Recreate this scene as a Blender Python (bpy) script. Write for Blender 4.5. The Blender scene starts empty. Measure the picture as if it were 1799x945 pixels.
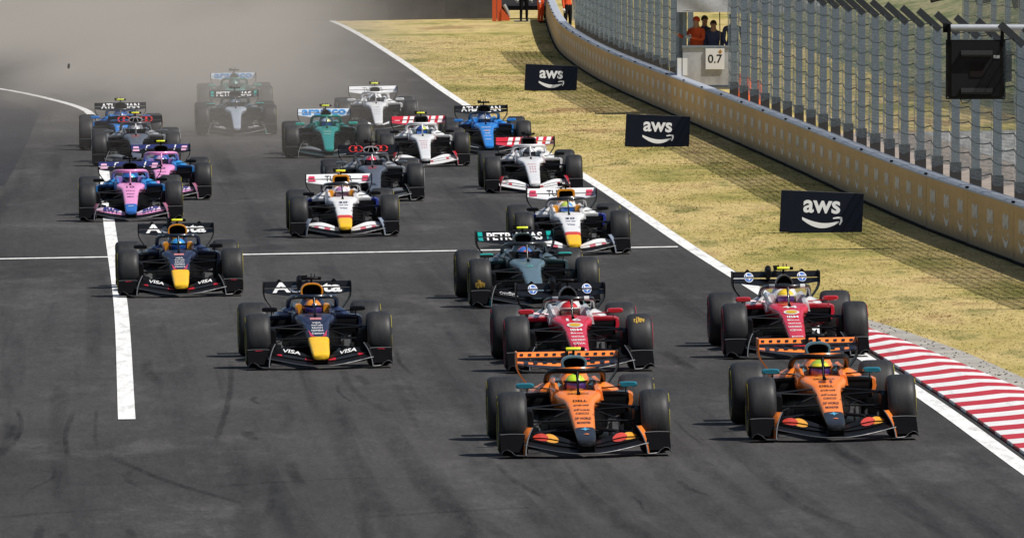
import bpy, bmesh, math, random
import numpy as np
from mathutils import Vector, Matrix

random.seed(7)
rng = np.random.default_rng(11)
R = math.radians

# ------------------------------------------------------------------ camera, sky, sun, exposure
scene = bpy.context.scene
COL = scene.collection
K = 0.0165                                   # crossfall of the track: the right side lies higher
CAM_H = 6.87

cam_data = bpy.data.cameras.new('camera')
cam_data.sensor_width = 36.0
cam_data.lens = 400.0
cam_data.clip_start = 1.0
cam_data.clip_end = 4000.0
cam = bpy.data.objects.new('camera', cam_data)
cam.location = (0.0, 0.0, CAM_H)
cam.rotation_euler = (R(90.0 - 2.156), 0.0, 0.0)
COL.objects.link(cam)
scene.camera = cam

TO_SUN = Vector((0.64, -0.25, 1.0)).normalized()
world = bpy.data.worlds.new('World')
scene.world = world
world.use_nodes = True
wn = world.node_tree.nodes
sky = wn.new('ShaderNodeTexSky')
sky.sky_type = 'NISHITA'
sky.sun_disc = False
sky.sun_elevation = math.asin(TO_SUN.z)
sky.sun_rotation = math.atan2(TO_SUN.x, TO_SUN.y)
sky.air_density = 1.0
sky.dust_density = 1.5
wn['Background'].inputs['Strength'].default_value = 0.074
world.node_tree.links.new(sky.outputs[0], wn['Background'].inputs[0])

sun_data = bpy.data.lights.new('sun', 'SUN')
sun_data.energy = 5.0
sun_data.angle = R(0.53)
sun_data.color = (1.0, 0.955, 0.89)
sun = bpy.data.objects.new('sun', sun_data)
sun.rotation_euler = (-TO_SUN).to_track_quat('-Z', 'Y').to_euler()
sun.location = (60, -20, 90)
COL.objects.link(sun)

scene.view_settings.view_transform = 'Standard'
scene.view_settings.look = 'None'
scene.view_settings.exposure = 0.0
scene.view_settings.gamma = 1.0
scene.view_settings.use_curve_mapping = False
scene.cycles.volume_bounces = 3
scene.cycles.volume_step_rate = 1.0
scene.cycles.max_bounces = 8
scene.cycles.transparent_max_bounces = 24


# ------------------------------------------------------------------ materials
MATS = {}


def base_mat(name):
    m = bpy.data.materials.new(name)
    m.use_nodes = True
    nt = m.node_tree
    return m, nt, nt.nodes['Principled BSDF']


def srgb(r, g, b):
    def f(c):
        c /= 255.0
        return c / 12.92 if c <= 0.04045 else ((c + 0.055) / 1.055) ** 2.4
    return (f(r), f(g), f(b))


def objcoord(nt, scale=(1, 1, 1), loc=(0, 0, 0)):
    tc = nt.nodes.new('ShaderNodeTexCoord')
    mp = nt.nodes.new('ShaderNodeMapping')
    mp.inputs['Scale'].default_value = scale
    mp.inputs['Location'].default_value = loc
    nt.links.new(tc.outputs['Object'], mp.inputs['Vector'])
    return mp.outputs['Vector']


def noise(nt, vec, scale, detail=4.0, rough=0.55):
    n = nt.nodes.new('ShaderNodeTexNoise')
    n.inputs['Scale'].default_value = scale
    n.inputs['Detail'].default_value = detail
    n.inputs['Roughness'].default_value = rough
    nt.links.new(vec, n.inputs['Vector'])
    return n.outputs['Fac']


def ramp(nt, fac, stops, const=False):
    r = nt.nodes.new('ShaderNodeValToRGB')
    e = r.color_ramp.elements
    if const:
        r.color_ramp.interpolation = 'CONSTANT'
    while len(e) < len(stops):
        e.new(0.5)
    for i, (p, c) in enumerate(stops):
        e[i].position = p
        e[i].color = (c[0], c[1], c[2], 1.0)
    nt.links.new(fac, r.inputs['Fac'])
    return r.outputs['Color']


def mix(nt, fac, a, b, mode='MIX'):
    n = nt.nodes.new('ShaderNodeMix')
    n.data_type = 'RGBA'
    n.blend_type = mode
    for sock, v in ((n.inputs['Factor'], fac), (n.inputs['A'], a), (n.inputs['B'], b)):
        pass
    ins = {'f': n.inputs[0], 'a': n.inputs[6], 'b': n.inputs[7]}
    for k, v in (('f', fac), ('a', a), ('b', b)):
        if hasattr(v, 'is_linked'):
            nt.links.new(v, ins[k])
        elif k == 'f':
            ins[k].default_value = v
        else:
            ins[k].default_value = (v[0], v[1], v[2], 1.0)
    return n.outputs[2]


def maprange(nt, val, a, b, c=0.0, d=1.0, smooth=False):
    n = nt.nodes.new('ShaderNodeMapRange')
    if smooth:
        n.interpolation_type = 'SMOOTHSTEP'
    nt.links.new(val, n.inputs['Value'])
    n.inputs['From Min'].default_value = a
    n.inputs['From Max'].default_value = b
    n.inputs['To Min'].default_value = c
    n.inputs['To Max'].default_value = d
    return n.outputs['Result']


def math_node(nt, op, a, b=None):
    n = nt.nodes.new('ShaderNodeMath')
    n.operation = op
    for i, v in enumerate((a, b)):
        if v is None:
            continue
        if hasattr(v, 'is_linked'):
            nt.links.new(v, n.inputs[i])
        else:
            n.inputs[i].default_value = v
    return n.outputs[0]


def axis_of(nt, axis):
    tc = nt.nodes.new('ShaderNodeTexCoord')
    s = nt.nodes.new('ShaderNodeSeparateXYZ')
    nt.links.new(tc.outputs['Object'], s.inputs[0])
    return s.outputs[axis]


def bump(nt, bsdf, height, strength=0.2, dist=0.01):
    b = nt.nodes.new('ShaderNodeBump')
    b.inputs['Strength'].default_value = strength
    b.inputs['Distance'].default_value = dist
    nt.links.new(height, b.inputs['Height'])
    nt.links.new(b.outputs[0], bsdf.inputs['Normal'])


def paint(col, rough=0.28, metal=0.0, coat=0.55, grime=0.12):
    key = ('paint', col, rough, metal, coat)
    if key in MATS:
        return MATS[key]
    m, nt, b = base_mat('paint')
    n = noise(nt, objcoord(nt), 9.0, 5.0, 0.65)
    dark = tuple(c * (1 - grime) for c in col)
    nt.links.new(ramp(nt, n, [(0.35, dark), (0.62, col)]), b.inputs['Base Color'])
    nt.links.new(maprange(nt, n, 0.3, 0.7, rough + 0.12, rough - 0.05), b.inputs['Roughness'])
    b.inputs['Metallic'].default_value = metal
    b.inputs['Coat Weight'].default_value = coat
    if max(col) < 0.02:
        b.inputs['Specular IOR Level'].default_value = 0.13 if rough < 0.65 else 0.03
    b.inputs['Coat Roughness'].default_value = 0.07
    MATS[key] = m
    return m


def banded(axis, lo, hi, stops, rough=0.32, coat=0.35, sharp=True, absx=False):
    """paint whose colour changes in bands along one axis of the part"""
    key = ('band', axis, lo, hi, tuple(stops), absx)
    if key in MATS:
        return MATS[key]
    m, nt, b = base_mat('band_paint')
    v = axis_of(nt, axis)
    if absx:
        v = math_node(nt, 'ABSOLUTE', v)
    f = maprange(nt, v, lo, hi)
    c = ramp(nt, f, [((p - lo) / (hi - lo), col) for p, col in stops], const=sharp)
    n = noise(nt, objcoord(nt), 9.0, 5.0, 0.65)
    c = mix(nt, maprange(nt, n, 0.35, 0.7, 0.12, 0.0), c, (0.02, 0.02, 0.02))
    nt.links.new(c, b.inputs['Base Color'])
    b.inputs['Roughness'].default_value = rough
    b.inputs['Coat Weight'].default_value = coat
    b.inputs['Coat Roughness'].default_value = 0.07
    MATS[key] = m
    return m


def chequer(c1, c2, sx, sy, band=None, offs=(0, 0)):
    """blocks of two colours across the wing span (x) and along the chord (y)"""
    key = ('chk', c1, c2, sx, sy, band, offs)
    if key in MATS:
        return MATS[key]
    m, nt, b = base_mat('chequer_paint')
    t = nt.nodes.new('ShaderNodeTexChecker')
    nt.links.new(objcoord(nt, (1.0 / sx, 1.0 / sy, 0.0), (offs[0], offs[1], 0.5)), t.inputs['Vector'])
    t.inputs['Scale'].default_value = 1.0
    t.inputs['Color1'].default_value = (*c1, 1)
    t.inputs['Color2'].default_value = (*c2, 1)
    nt.links.new(t.outputs['Color'], b.inputs['Base Color'])
    b.inputs['Roughness'].default_value = 0.35
    b.inputs['Coat Weight'].default_value = 0.3
    MATS[key] = m
    return m


def blotch(cols, scale=7.0, rough=0.25):
    """irregular helmet graphics in several colours"""
    key = ('blotch', tuple(cols), scale)
    if key in MATS:
        return MATS[key]
    m, nt, b = base_mat('helmet_paint')
    v = nt.nodes.new('ShaderNodeTexVoronoi')
    v.inputs['Scale'].default_value = scale
    nt.links.new(objcoord(nt, (1, 1, 1.4)), v.inputs['Vector'])
    s = nt.nodes.new('ShaderNodeSeparateColor')
    nt.links.new(v.outputs['Color'], s.inputs[0])
    k = len(cols)
    nt.links.new(ramp(nt, s.outputs[0], [(i / k, c) for i, c in enumerate(cols)], const=True), b.inputs['Base Color'])
    b.inputs['Roughness'].default_value = rough
    b.inputs['Coat Weight'].default_value = 0.6
    MATS[key] = m
    return m


BLACK = (0.012, 0.012, 0.014)
CARBON = paint((0.006, 0.006, 0.007), 0.42, 0.0, 0.03)
DULL = paint((0.006, 0.006, 0.007), 0.75, 0.0, 0.0)
STEEL = paint((0.22, 0.23, 0.24), 0.4, 0.8, 0.0)
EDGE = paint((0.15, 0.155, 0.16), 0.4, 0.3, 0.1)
SATIN = paint((0.004, 0.004, 0.005), 0.7, 0.0, 0.0)
FLUO = paint((0.72, 0.78, 0.02), 0.4, 0.0, 0.2)
WHITE = paint((0.78, 0.78, 0.77), 0.35, 0.0, 0.3, 0.06)
MIRROR_GLASS = paint((0.05, 0.06, 0.07), 0.08, 0.6, 0.4)


def tyre_material():
    m, nt, b = base_mat('tyre_rubber')
    n = noise(nt, objcoord(nt, (14, 3, 3)), 2.2, 6.0, 0.7)
    nt.links.new(ramp(nt, n, [(0.3, (0.014, 0.0142, 0.015)), (0.7, (0.027, 0.0273, 0.0285))]), b.inputs['Base Color'])
    nt.links.new(maprange(nt, n, 0.3, 0.7, 0.46, 0.62), b.inputs['Roughness'])
    b.inputs['Specular IOR Level'].default_value = 0.36
    bump(nt, b, noise(nt, objcoord(nt), 60.0, 4.0, 0.6), 0.12, 0.004)
    return m


TYRE = tyre_material()
RIM = paint((0.03, 0.03, 0.032), 0.35, 0.6, 0.2)


def asphalt_material(name, lo, hi, streak=1.0):
    m, nt, b = base_mat(name)
    sk = R(2.15)
    tc = nt.nodes.new('ShaderNodeTexCoord')
    mp = nt.nodes.new('ShaderNodeMapping')
    mp.inputs['Rotation'].default_value = (0, 0, -sk)
    nt.links.new(tc.outputs['Object'], mp.inputs['Vector'])

    def sc(x, y):
        q = nt.nodes.new('ShaderNodeMapping')
        q.inputs['Scale'].default_value = (x, y, 1)
        nt.links.new(mp.outputs['Vector'], q.inputs['Vector'])
        return q.outputs['Vector']
    fine = noise(nt, sc(1, 1), 34.0, 3.0, 0.75)
    patch = noise(nt, sc(0.16, 0.045), 1.0, 5.0, 0.6)
    lanes = noise(nt, sc(1.15, 0.016), 1.0, 5.0, 0.65)
    thin = noise(nt, sc(4.2, 0.045), 1.0, 4.0, 0.6)
    blot = noise(nt, sc(0.55, 0.12), 1.0, 6.0, 0.7)
    c = ramp(nt, patch, [(0.33, lo), (0.68, hi)])
    c = mix(nt, maprange(nt, lanes, 0.50, 0.68, 0.0, 0.6 * streak, True), c, tuple(v * 0.55 for v in lo))
    c = mix(nt, maprange(nt, thin, 0.58, 0.74, 0.0, 0.32 * streak, True), c, tuple(v * 0.4 for v in lo))
    c = mix(nt, maprange(nt, blot, 0.50, 0.72, 0.0, 0.6 * streak, True), c, tuple(min(1, v * 1.5) for v in hi))
    g = mix(nt, 1.0, c, ramp(nt, fine, [(0.25, (0.6, 0.6, 0.6)), (0.75, (1.38, 1.38, 1.38))]), 'MULTIPLY')
    mid = noise(nt, sc(7.0, 0.8), 1.0, 6.0, 0.75)
    g = mix(nt, 1.0, g, ramp(nt, mid, [(0.28, (0.80, 0.80, 0.80)), (0.72, (1.20, 1.20, 1.20))]), 'MULTIPLY')
    grain = noise(nt, sc(26.0, 3.0), 1.0, 3.0, 0.8)
    g = mix(nt, 1.0, g, ramp(nt, grain, [(0.25, (0.78, 0.78, 0.78)), (0.75, (1.24, 1.24, 1.24))]), 'MULTIPLY')
    sp = noise(nt, sc(1, 1), 90.0, 2.0, 0.9)
    g = mix(nt, maprange(nt, sp, 0.70, 0.76, 0.0, 0.4), g, (0.16, 0.16, 0.16))
    nt.links.new(g, b.inputs['Base Color'])
    nt.links.new(maprange(nt, lanes, 0.4, 0.7, 0.9, 0.74), b.inputs['Roughness'])
    b.inputs['Specular IOR Level'].default_value = 0.12
    bump(nt, b, fine, 0.35, 0.01)
    return m


def grass_material(name, blades=False):
    m, nt, b = base_mat(name)
    big = noise(nt, objcoord(nt, (0.28, 0.075, 0.0)), 1.0, 6.0, 0.62)
    mid = noise(nt, objcoord(nt, (1.1, 0.24, 0.0), (7, 3, 0)), 1.0, 6.0, 0.66)
    fine = noise(nt, objcoord(nt, (1, 1, 0)), 8.0, 6.0, 0.7)
    c = ramp(nt, big, [(0.36, (0.235, 0.220, 0.062)), (0.45, (0.415, 0.335, 0.122)), (0.56, (0.540, 0.420, 0.190)), (0.66, (0.33, 0.220, 0.100))])
    c = mix(nt, maprange(nt, mid, 0.50, 0.70, 0.0, 0.85, True), c, (0.165, 0.168, 0.050))
    c = mix(nt, maprange(nt, mid, 0.46, 0.28, 0.0, 0.7, True), c, (0.285, 0.185, 0.095))
    c = mix(nt, 1.0, c, ramp(nt, fine, [(0.28, (0.74, 0.74, 0.72)), (0.72, (1.2, 1.2, 1.16))]), 'MULTIPLY')
    nt.links.new(c, b.inputs['Base Color'])
    b.inputs['Roughness'].default_value = 0.9
    b.inputs['Specular IOR Level'].default_value = 0.12
    if not blades:
        bump(nt, b, fine, 0.8, 0.05)
    return m


def line_material():
    m, nt, b = base_mat('line_paint')
    n = noise(nt, objcoord(nt, (3.0, 0.35, 1)), 2.0, 8.0, 0.75)
    f = noise(nt, objcoord(nt), 40.0, 3.0, 0.7)
    c = ramp(nt, n, [(0.34, (0.45, 0.45, 0.44)), (0.5, (0.74, 0.74, 0.72)), (0.7, (0.82, 0.82, 0.80))])
    c = mix(nt, maprange(nt, f, 0.62, 0.75, 0.0, 0.35), c, (0.2, 0.2, 0.2))
    nt.links.new(c, b.inputs['Base Color'])
    b.inputs['Roughness'].default_value = 0.7
    return m


def kerb_material(col):
    m, nt, b = base_mat('kerb_paint')
    n = noise(nt, objcoord(nt, (1.6, 1.0, 1)), 2.0, 8.0, 0.75)
    d = noise(nt, objcoord(nt), 22.0, 4.0, 0.7)
    c = ramp(nt, n, [(0.3, tuple(v * 0.8 for v in col)), (0.6, col)])
    c = mix(nt, maprange(nt, d, 0.66, 0.74, 0.0, 0.75), c, (0.05, 0.045, 0.04))
    sm = noise(nt, objcoord(nt, (3.2, 0.12, 1)), 1.0, 6.0, 0.7)
    c = mix(nt, maprange(nt, sm, 0.52, 0.72, 0.0, 0.42, True), c, (0.10, 0.085, 0.08))      # rubber smeared along the kerb
    nt.links.new(c, b.inputs['Base Color'])
    b.inputs['Roughness'].default_value = 0.55
    return m


def concrete_material(col, name='concrete', sc=1.0):
    m, nt, b = base_mat(name)
    n = noise(nt, objcoord(nt, (sc, sc, sc)), 1.2, 8.0, 0.7)
    f = noise(nt, objcoord(nt), 30.0, 4.0, 0.7)
    c = ramp(nt, n, [(0.3, tuple(v * 0.62 for v in col)), (0.55, col), (0.75, tuple(min(1, v * 1.18) for v in col))])
    c = mix(nt, maprange(nt, f, 0.58, 0.75, 0.0, 0.5), c, tuple(v * 0.35 for v in col))
    nt.links.new(c, b.inputs['Base Color'])
    b.inputs['Roughness'].default_value = 0.85
    bump(nt, b, f, 0.3, 0.01)
    return m


# ------------------------------------------------------------------ object helpers
def prop(o, label=None, cat=None, group=None, kind=None):
    if label:
        o['label'] = label
    if cat:
        o['category'] = cat
    if group:
        o['group'] = group
    if kind:
        o['kind'] = kind
    return o


def empty(name, loc=(0, 0, 0), rz=0.0):
    o = bpy.data.objects.new(name, None)
    o.location = loc
    o.rotation_euler = (0, 0, rz)
    o.empty_display_size = 0.2
    COL.objects.link(o)
    return o


def add(name, me, m, parent=None, loc=None, rot=None):
    """link one mesh object; the material sits on the object so that meshes can be shared"""
    o = bpy.data.objects.new(name, me)
    COL.objects.link(o)
    if m is not None:
        if len(me.materials) == 0:
            me.materials.append(None)
        o.material_slots[0].link = 'OBJECT'
        o.material_slots[0].material = m
    if parent is not None:
        o.parent = parent
    if loc is not None:
        o.location = loc
    if rot is not None:
        o.rotation_euler = rot
    return o


class MB:
    """collects vertices and faces for one mesh"""

    def __init__(self):
        self.v, self.f = [], []

    def loft(self, rings, cap=True, closed=True):
        n = len(rings[0])
        b0 = len(self.v)
        for r in rings:
            self.v.extend([tuple(p) for p in r])
        for i in range(len(rings) - 1):
            a, c = b0 + i * n, b0 + (i + 1) * n
            for j in range(n if closed else n - 1):
                k = (j + 1) % n
                self.f.append((a + j, a + k, c + k, c + j))
        if cap and closed:
            self.f.append(tuple(b0 + j for j in reversed(range(n))))
            e = b0 + (len(rings) - 1) * n
            self.f.append(tuple(e + j for j in range(n)))
        return self

    def box(self, c, s, rot=None):
        x, y, z = (q / 2 for q in s)
        pts = [Vector(p) for p in ((-x, -y, -z), (x, -y, -z), (x, y, -z), (-x, y, -z), (-x, -y, z), (x, -y, z), (x, y, z), (-x, y, z))]
        if rot is not None:
            pts = [rot @ p for p in pts]
        b0 = len(self.v)
        self.v.extend([tuple(p + Vector(c)) for p in pts])
        for q in ((0, 3, 2, 1), (4, 5, 6, 7), (0, 1, 5, 4), (1, 2, 6, 5), (2, 3, 7, 6), (3, 0, 4, 7)):
            self.f.append(tuple(b0 + i for i in q))
        return self

    def tube(self, pts, rad, n=8, flat=1.0, cap=True):
        """tube along points; rad one value or a list; flat squeezes it vertically"""
        pts = [Vector(p) for p in pts]
        rads = rad if isinstance(rad, (list, tuple)) else [rad] * len(pts)
        rings = []
        for i, p in enumerate(pts):
            t = (pts[min(i + 1, len(pts) - 1)] - pts[max(i - 1, 0)]).normalized()
            up = Vector((0, 0, 1)) if abs(t.z) < 0.95 else Vector((0, 1, 0))
            s = t.cross(up).normalized()
            u = s.cross(t).normalized()
            rings.append([p + s * math.cos(a) * rads[i] + u * math.sin(a) * rads[i] * flat
                          for a in [2 * math.pi * j / n for j in range(n)]])
        return self.loft(rings, cap)

    def lathe_x(self, prof, n=40):
        """profile of (x, radius) turned about the x axis"""
        rings = [[(x, r * math.cos(a), r * math.sin(a)) for a in [2 * math.pi * j / n for j in range(n)]] for x, r in prof]
        return self.loft(rings, False)

    def lathe_z(self, prof, n=20, c=(0, 0, 0)):
        rings = [[(c[0] + r * math.cos(a), c[1] + r * math.sin(a), c[2] + z) for a in [2 * math.pi * j / n for j in range(n)]] for r, z in prof]
        return self.loft(rings, True)

    def ellipsoid(self, c, s, n=16, m=10):
        rings = []
        for i in range(m + 1):
            t = math.pi * (i + 0.02) / (m + 0.04)
            rings.append([(c[0] + s[0] * math.sin(t) * math.cos(a), c[1] + s[1] * math.sin(t) * math.sin(a), c[2] - s[2] * math.cos(t))
                          for a in [2 * math.pi * j / n for j in range(n)]])
        return self.loft(rings, True)

    def sheet(self, rows, thick=None):
        """grid of points as an open sheet, or a closed slab when thick (a vector) is given"""
        if thick is None:
            return self.loft(rows, False, False)
        t = Vector(thick)
        rings = []
        for r in rows:
            top = [Vector(p) + t * 0.5 for p in r]
            bot = [Vector(p) - t * 0.5 for p in reversed(r)]
            rings.append(top + bot)
        return self.loft(rings, True)

    def mesh(self, name, smooth=35):
        me = bpy.data.meshes.new(name)
        me.from_pydata(self.v, [], self.f)
        bm = bmesh.new()
        bm.from_mesh(me)
        bmesh.ops.recalc_face_normals(bm, faces=bm.faces)
        bm.to_mesh(me)
        bm.free()
        if smooth:
            me.polygons.foreach_set('use_smooth', [True] * len(me.polygons))
            me.set_sharp_from_angle(angle=R(smooth))
        me.update()
        return me


def lerp_tab(tab, x):
    """smooth interpolation in a table [(x, value or tuple), ...]"""
    if x <= tab[0][0]:
        return tab[0][1]
    for (x0, a), (x1, b) in zip(tab, tab[1:]):
        if x <= x1:
            t = (x - x0) / (x1 - x0)
            if isinstance(a, (tuple, list)):
                return tuple(p + (q - p) * t for p, q in zip(a, b))
            return a + (b - a) * t
    return tab[-1][1]


def catmull(tab, x):
    """Catmull-Rom through a table of scalars"""
    n = len(tab)
    if x <= tab[0][0]:
        i = 0
    elif x >= tab[-1][0]:
        i = n - 2
    else:
        i = max(j for j in range(n - 1) if tab[j][0] <= x)
    x0, y0 = tab[i]
    x1, y1 = tab[i + 1]
    m0 = (y1 - tab[i - 1][1]) / (x1 - tab[i - 1][0]) if i > 0 else (y1 - y0) / (x1 - x0)
    m1 = (tab[i + 2][1] - y0) / (tab[i + 2][0] - x0) if i + 2 < n else (y1 - y0) / (x1 - x0)
    h = x1 - x0
    t = (x - x0) / h
    if t < 0:
        return y0 + m0 * (x - x0)
    if t > 1:
        return y1 + m1 * (x - x1)
    return (2 * t**3 - 3 * t**2 + 1) * y0 + (t**3 - 2 * t**2 + t) * h * m0 + (-2 * t**3 + 3 * t**2) * y1 + (t**3 - t**2) * h * m1


def gz(x):
    return K * max(-40.0, min(40.0, x))


# ------------------------------------------------------------------ lettering (built-in font, turned to mesh)
TEXT_CACHE = {}


def text2d(body, bold=0.0, shear=0.0):
    """list of 2D verts centred on 0 with unit cap height, and faces"""
    key = (body, bold, shear)
    if key in TEXT_CACHE:
        return TEXT_CACHE[key]
    cu = bpy.data.curves.new('lettering', 'FONT')
    cu.body = body
    cu.size = 1.0
    cu.offset = bold
    cu.shear = shear
    cu.resolution_u = 3
    cu.align_x = 'CENTER'
    ob = bpy.data.objects.new('lettering', cu)
    COL.objects.link(ob)
    dg = bpy.context.evaluated_depsgraph_get()
    me = bpy.data.meshes.new_from_object(ob.evaluated_get(dg))
    vs = [(v.co.x, v.co.y) for v in me.vertices]
    fs = [tuple(p.vertices) for p in me.polygons]
    bpy.data.objects.remove(ob)
    bpy.data.curves.remove(cu)
    bpy.data.meshes.remove(me)
    x0, x1 = min(v[0] for v in vs), max(v[0] for v in vs)
    y0, y1 = min(v[1] for v in vs), max(v[1] for v in vs)
    vs = [((x - (x0 + x1) / 2) / (x1 - x0), (y - y0) / (y1 - y0)) for x, y in vs]
    TEXT_CACHE[key] = (vs, fs)
    return TEXT_CACHE[key]


def put_text(mb, body, w, h, fn, bold=0.02, shear=0.0, split=None):
    """add the text, w wide and h tall, through fn(u, v) -> point; split: v fraction cut open there"""
    vs, fs = text2d(body, bold, shear)
    if split is None:
        b0 = len(mb.v)
        mb.v.extend([tuple(fn(x * w, y * h)) for x, y in vs])
        mb.f.extend([tuple(b0 + i for i in f) for f in fs])
        return
    for lo in (True, False):
        bm = bmesh.new()
        bv = [bm.verts.new((x, y, 0)) for x, y in vs]
        for f in fs:
            try:
                bm.faces.new([bv[i] for i in f])
            except ValueError:
                pass
        bmesh.ops.bisect_plane(bm, geom=bm.verts[:] + bm.edges[:] + bm.faces[:], dist=1e-5,
                               plane_co=(0, split + (-0.06 if lo else 0.06), 0), plane_no=(0, 1, 0), clear_outer=lo, clear_inner=not lo)
        bm.verts.index_update()
        b0 = len(mb.v)
        mb.v.extend([tuple(fn(v.co.x * w, v.co.y * h)) for v in bm.verts])
        mb.f.extend([tuple(b0 + v.index for v in f.verts) for f in bm.faces])
        bm.free()


def smile2d(n=22):
    """the curved arrow: a crescent and its arrow head, about 1 wide"""
    vs, fs = [], []
    for i in range(n + 1):
        t = i / n
        x = -0.5 + 0.94 * t
        yb = -0.235 * math.sin(math.pi * (0.06 + 0.80 * t)) ** 0.9
        th = 0.035 + 0.115 * math.sin(math.pi * min(1, 0.08 + t * 0.92)) ** 0.8
        vs += [(x, yb - th * 0.5), (x, yb + th * 0.5)]
    for i in range(n):
        a = 2 * i
        fs.append((a, a + 2, a + 3, a + 1))
    b0 = len(vs)
    vs += [(0.28, 0.0), (0.40, 0.035), (0.515, 0.03), (0.525, -0.09), (0.47, -0.2), (0.445, -0.185), (0.475, -0.09), (0.465, -0.02), (0.40, -0.015), (0.29, -0.035)]
    fs += [(b0, b0 + 9, b0 + 8, b0 + 1), (b0 + 1, b0 + 8, b0 + 7, b0 + 2), (b0 + 2, b0 + 7, b0 + 6, b0 + 3), (b0 + 3, b0 + 6, b0 + 5, b0 + 4)]
    return vs, fs


def put2d(mb, vf, fn):
    b0 = len(mb.v)
    mb.v.extend([tuple(fn(x, y)) for x, y in vf[0]])
    mb.f.extend([tuple(b0 + i for i in f) for f in vf[1]])


def disc2d(cx, cy, rx, ry, n=20):
    return ([(cx, cy)] + [(cx + rx * math.cos(2 * math.pi * i / n), cy + ry * math.sin(2 * math.pi * i / n)) for i in range(n)],
            [(0, 1 + i, 1 + (i + 1) % n) for i in range(n)])


def ring2d(cx, cy, rx, ry, w, n=24):
    vs, fs = [], []
    for i in range(n):
        a = 2 * math.pi * i / n
        vs += [(cx + rx * math.cos(a), cy + ry * math.sin(a)), (cx + (rx - w) * math.cos(a), cy + (ry - w) * math.sin(a))]
    for i in range(n):
        j = (i + 1) % n
        fs.append((2 * i, 2 * j, 2 * j + 1, 2 * i + 1))
    return vs, fs


def poly2d(pts):
    return (list(pts), [tuple(range(len(pts)))])


# ================================================================== THE SETTING
RIGHT_EDGE = [(60, 7.6), (90, 6.5), (121.6, 5.46), (138.4, 4.94), (169, 3.74), (190.5, 2.88), (229, 1.47), (301, -1.5), (357, -3.57), (412, -5.76), (444, -7.3), (480, -9.6), (520, -13.0)]
LEFT_LINE = [(136.3, -4.62), (170, -5.85), (207, -7.33), (250, -9.0), (280, -10.3), (296, -11.05), (310, -12.5), (325, -14.6), (345, -18.2), (380, -26.0), (430, -40.0)]
WALL = [(120, 11.1), (160, 9.15), (180, 8.11), (201, 7.05), (240, 5.62), (277.6, 4.17), (306, 3.07), (325, 2.45), (345, 1.95), (365, 1.58), (386, 1.42), (421, 1.32), (440, 1.30)]
TRACK_YAW = R(2.13)


def strip(name, fl, fr, y0, y1, dz, m, kind='structure', step=3.0, label=None):
    mb = MB()
    n = max(2, int((y1 - y0) / step))
    rows = []
    for i in range(n + 1):
        y = y0 + (y1 - y0) * i / n
        xl, xr = fl(y), fr(y)
        k = 2 if xr - xl < 3 else 12
        rows.append([(xl + (xr - xl) * j / k, y, gz(xl + (xr - xl) * j / k) + dz) for j in range(k + 1)])
    mb.sheet(rows)
    o = add(name, mb.mesh(name, 0), m)
    return prop(o, kind=kind, label=label)


GRASS = grass_material('dry_grass')
ASPHALT = asphalt_material('asphalt', (0.038, 0.0368, 0.0360), (0.067, 0.0645, 0.0630))
APRON = asphalt_material('apron_asphalt', (0.030, 0.030, 0.033), (0.041, 0.041, 0.045), 0.6)
LINE = line_material()

mb = MB()
mb.sheet([[(x, y, gz(x)) for x in (-400, -40, -20, 0, 20, 40, 400)] for y in (-60, 100, 250, 400, 600, 1200)])
prop(add('ground', mb.mesh('ground', 0), GRASS), 'dry yellow grass verge beside the track', kind='structure')

edge = lambda y: catmull(RIGHT_EDGE, y)
left = lambda y: catmull(LEFT_LINE, y)
strip('track', lambda y: -70.0, lambda y: edge(y) + lerp_tab([(150, 0.36), (165, 0.34), (170, 0.24), (200, 0.22)], y), 40, 520, 0.006, ASPHALT, label='dark asphalt start straight with tyre marks')
strip('pit_exit_apron', lambda y: -69.0, lambda y: left(y) - 1.25 - 0.012 * max(0.0, 300 - y), 232, 428, 0.011, APRON, label='darker asphalt of the pit exit lane')
strip('edge_line', lambda y: edge(y) - 0.005, lambda y: edge(y) + 0.215, 60, 446, 0.012, LINE, label='white line along the right edge of the track')
strip('pit_exit_line', lambda y: left(y) - 0.105, lambda y: left(y) + 0.105, 136.3, 428, 0.016, LINE, label='thick white line on the left of the track')
mb = MB()
mb.sheet([[(x, 190.6 + 0.04 * (x + 3) + d, gz(x) + 0.015) for x in np.linspace(-14.0, 2.78, 20)] for d in (-0.22, 0.22)])
prop(add('start_line', mb.mesh('start_line', 0), LINE), 'thin white line across the track', kind='structure')

# tyre marks: thin dark ribbons of rubber left on the asphalt, worn away towards their edges
def skid_material():
    m, nt, b = base_mat('rubber_mark')
    n = noise(nt, objcoord(nt, (5.0, 0.35, 1)), 1.4, 6.0, 0.7)
    b.inputs['Base Color'].default_value = (0.014, 0.015, 0.017, 1)
    b.inputs['Roughness'].default_value = 0.8
    b.inputs['Specular IOR Level'].default_value = 0.1
    at = nt.nodes.new('ShaderNodeAttribute')
    at.attribute_name = 'wear'
    nt.links.new(math_node(nt, 'MULTIPLY', at.outputs['Fac'], maprange(nt, n, 0.30, 0.72, 0.12, 0.85)), b.inputs['Alpha'])
    return m


mb = MB()
WEAR = []
def ribbon(pts, w, k=0.6):
    n = 30
    tx = [(i / (len(pts) - 1), p[0]) for i, p in enumerate(pts)]
    ty = [(i / (len(pts) - 1), p[1]) for i, p in enumerate(pts)]
    rows = []
    for i in range(n + 1):
        t = i / n
        x, y = catmull(tx, t), catmull(ty, t)
        e = min(1.0, 5 * t, 5 * (1 - t))
        cols = (-1.0, -0.6, -0.25, 0.25, 0.6, 1.0)
        rows.append([(x + c * w * 0.62, y, gz(x) + RIB[0]) for c in cols])
        WEAR.extend([k * e * f for f in (0.0, 0.75, 1.0, 1.0, 0.75, 0.0)])
    RIB[0] += 0.00002
    mb.sheet(rows)


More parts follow.
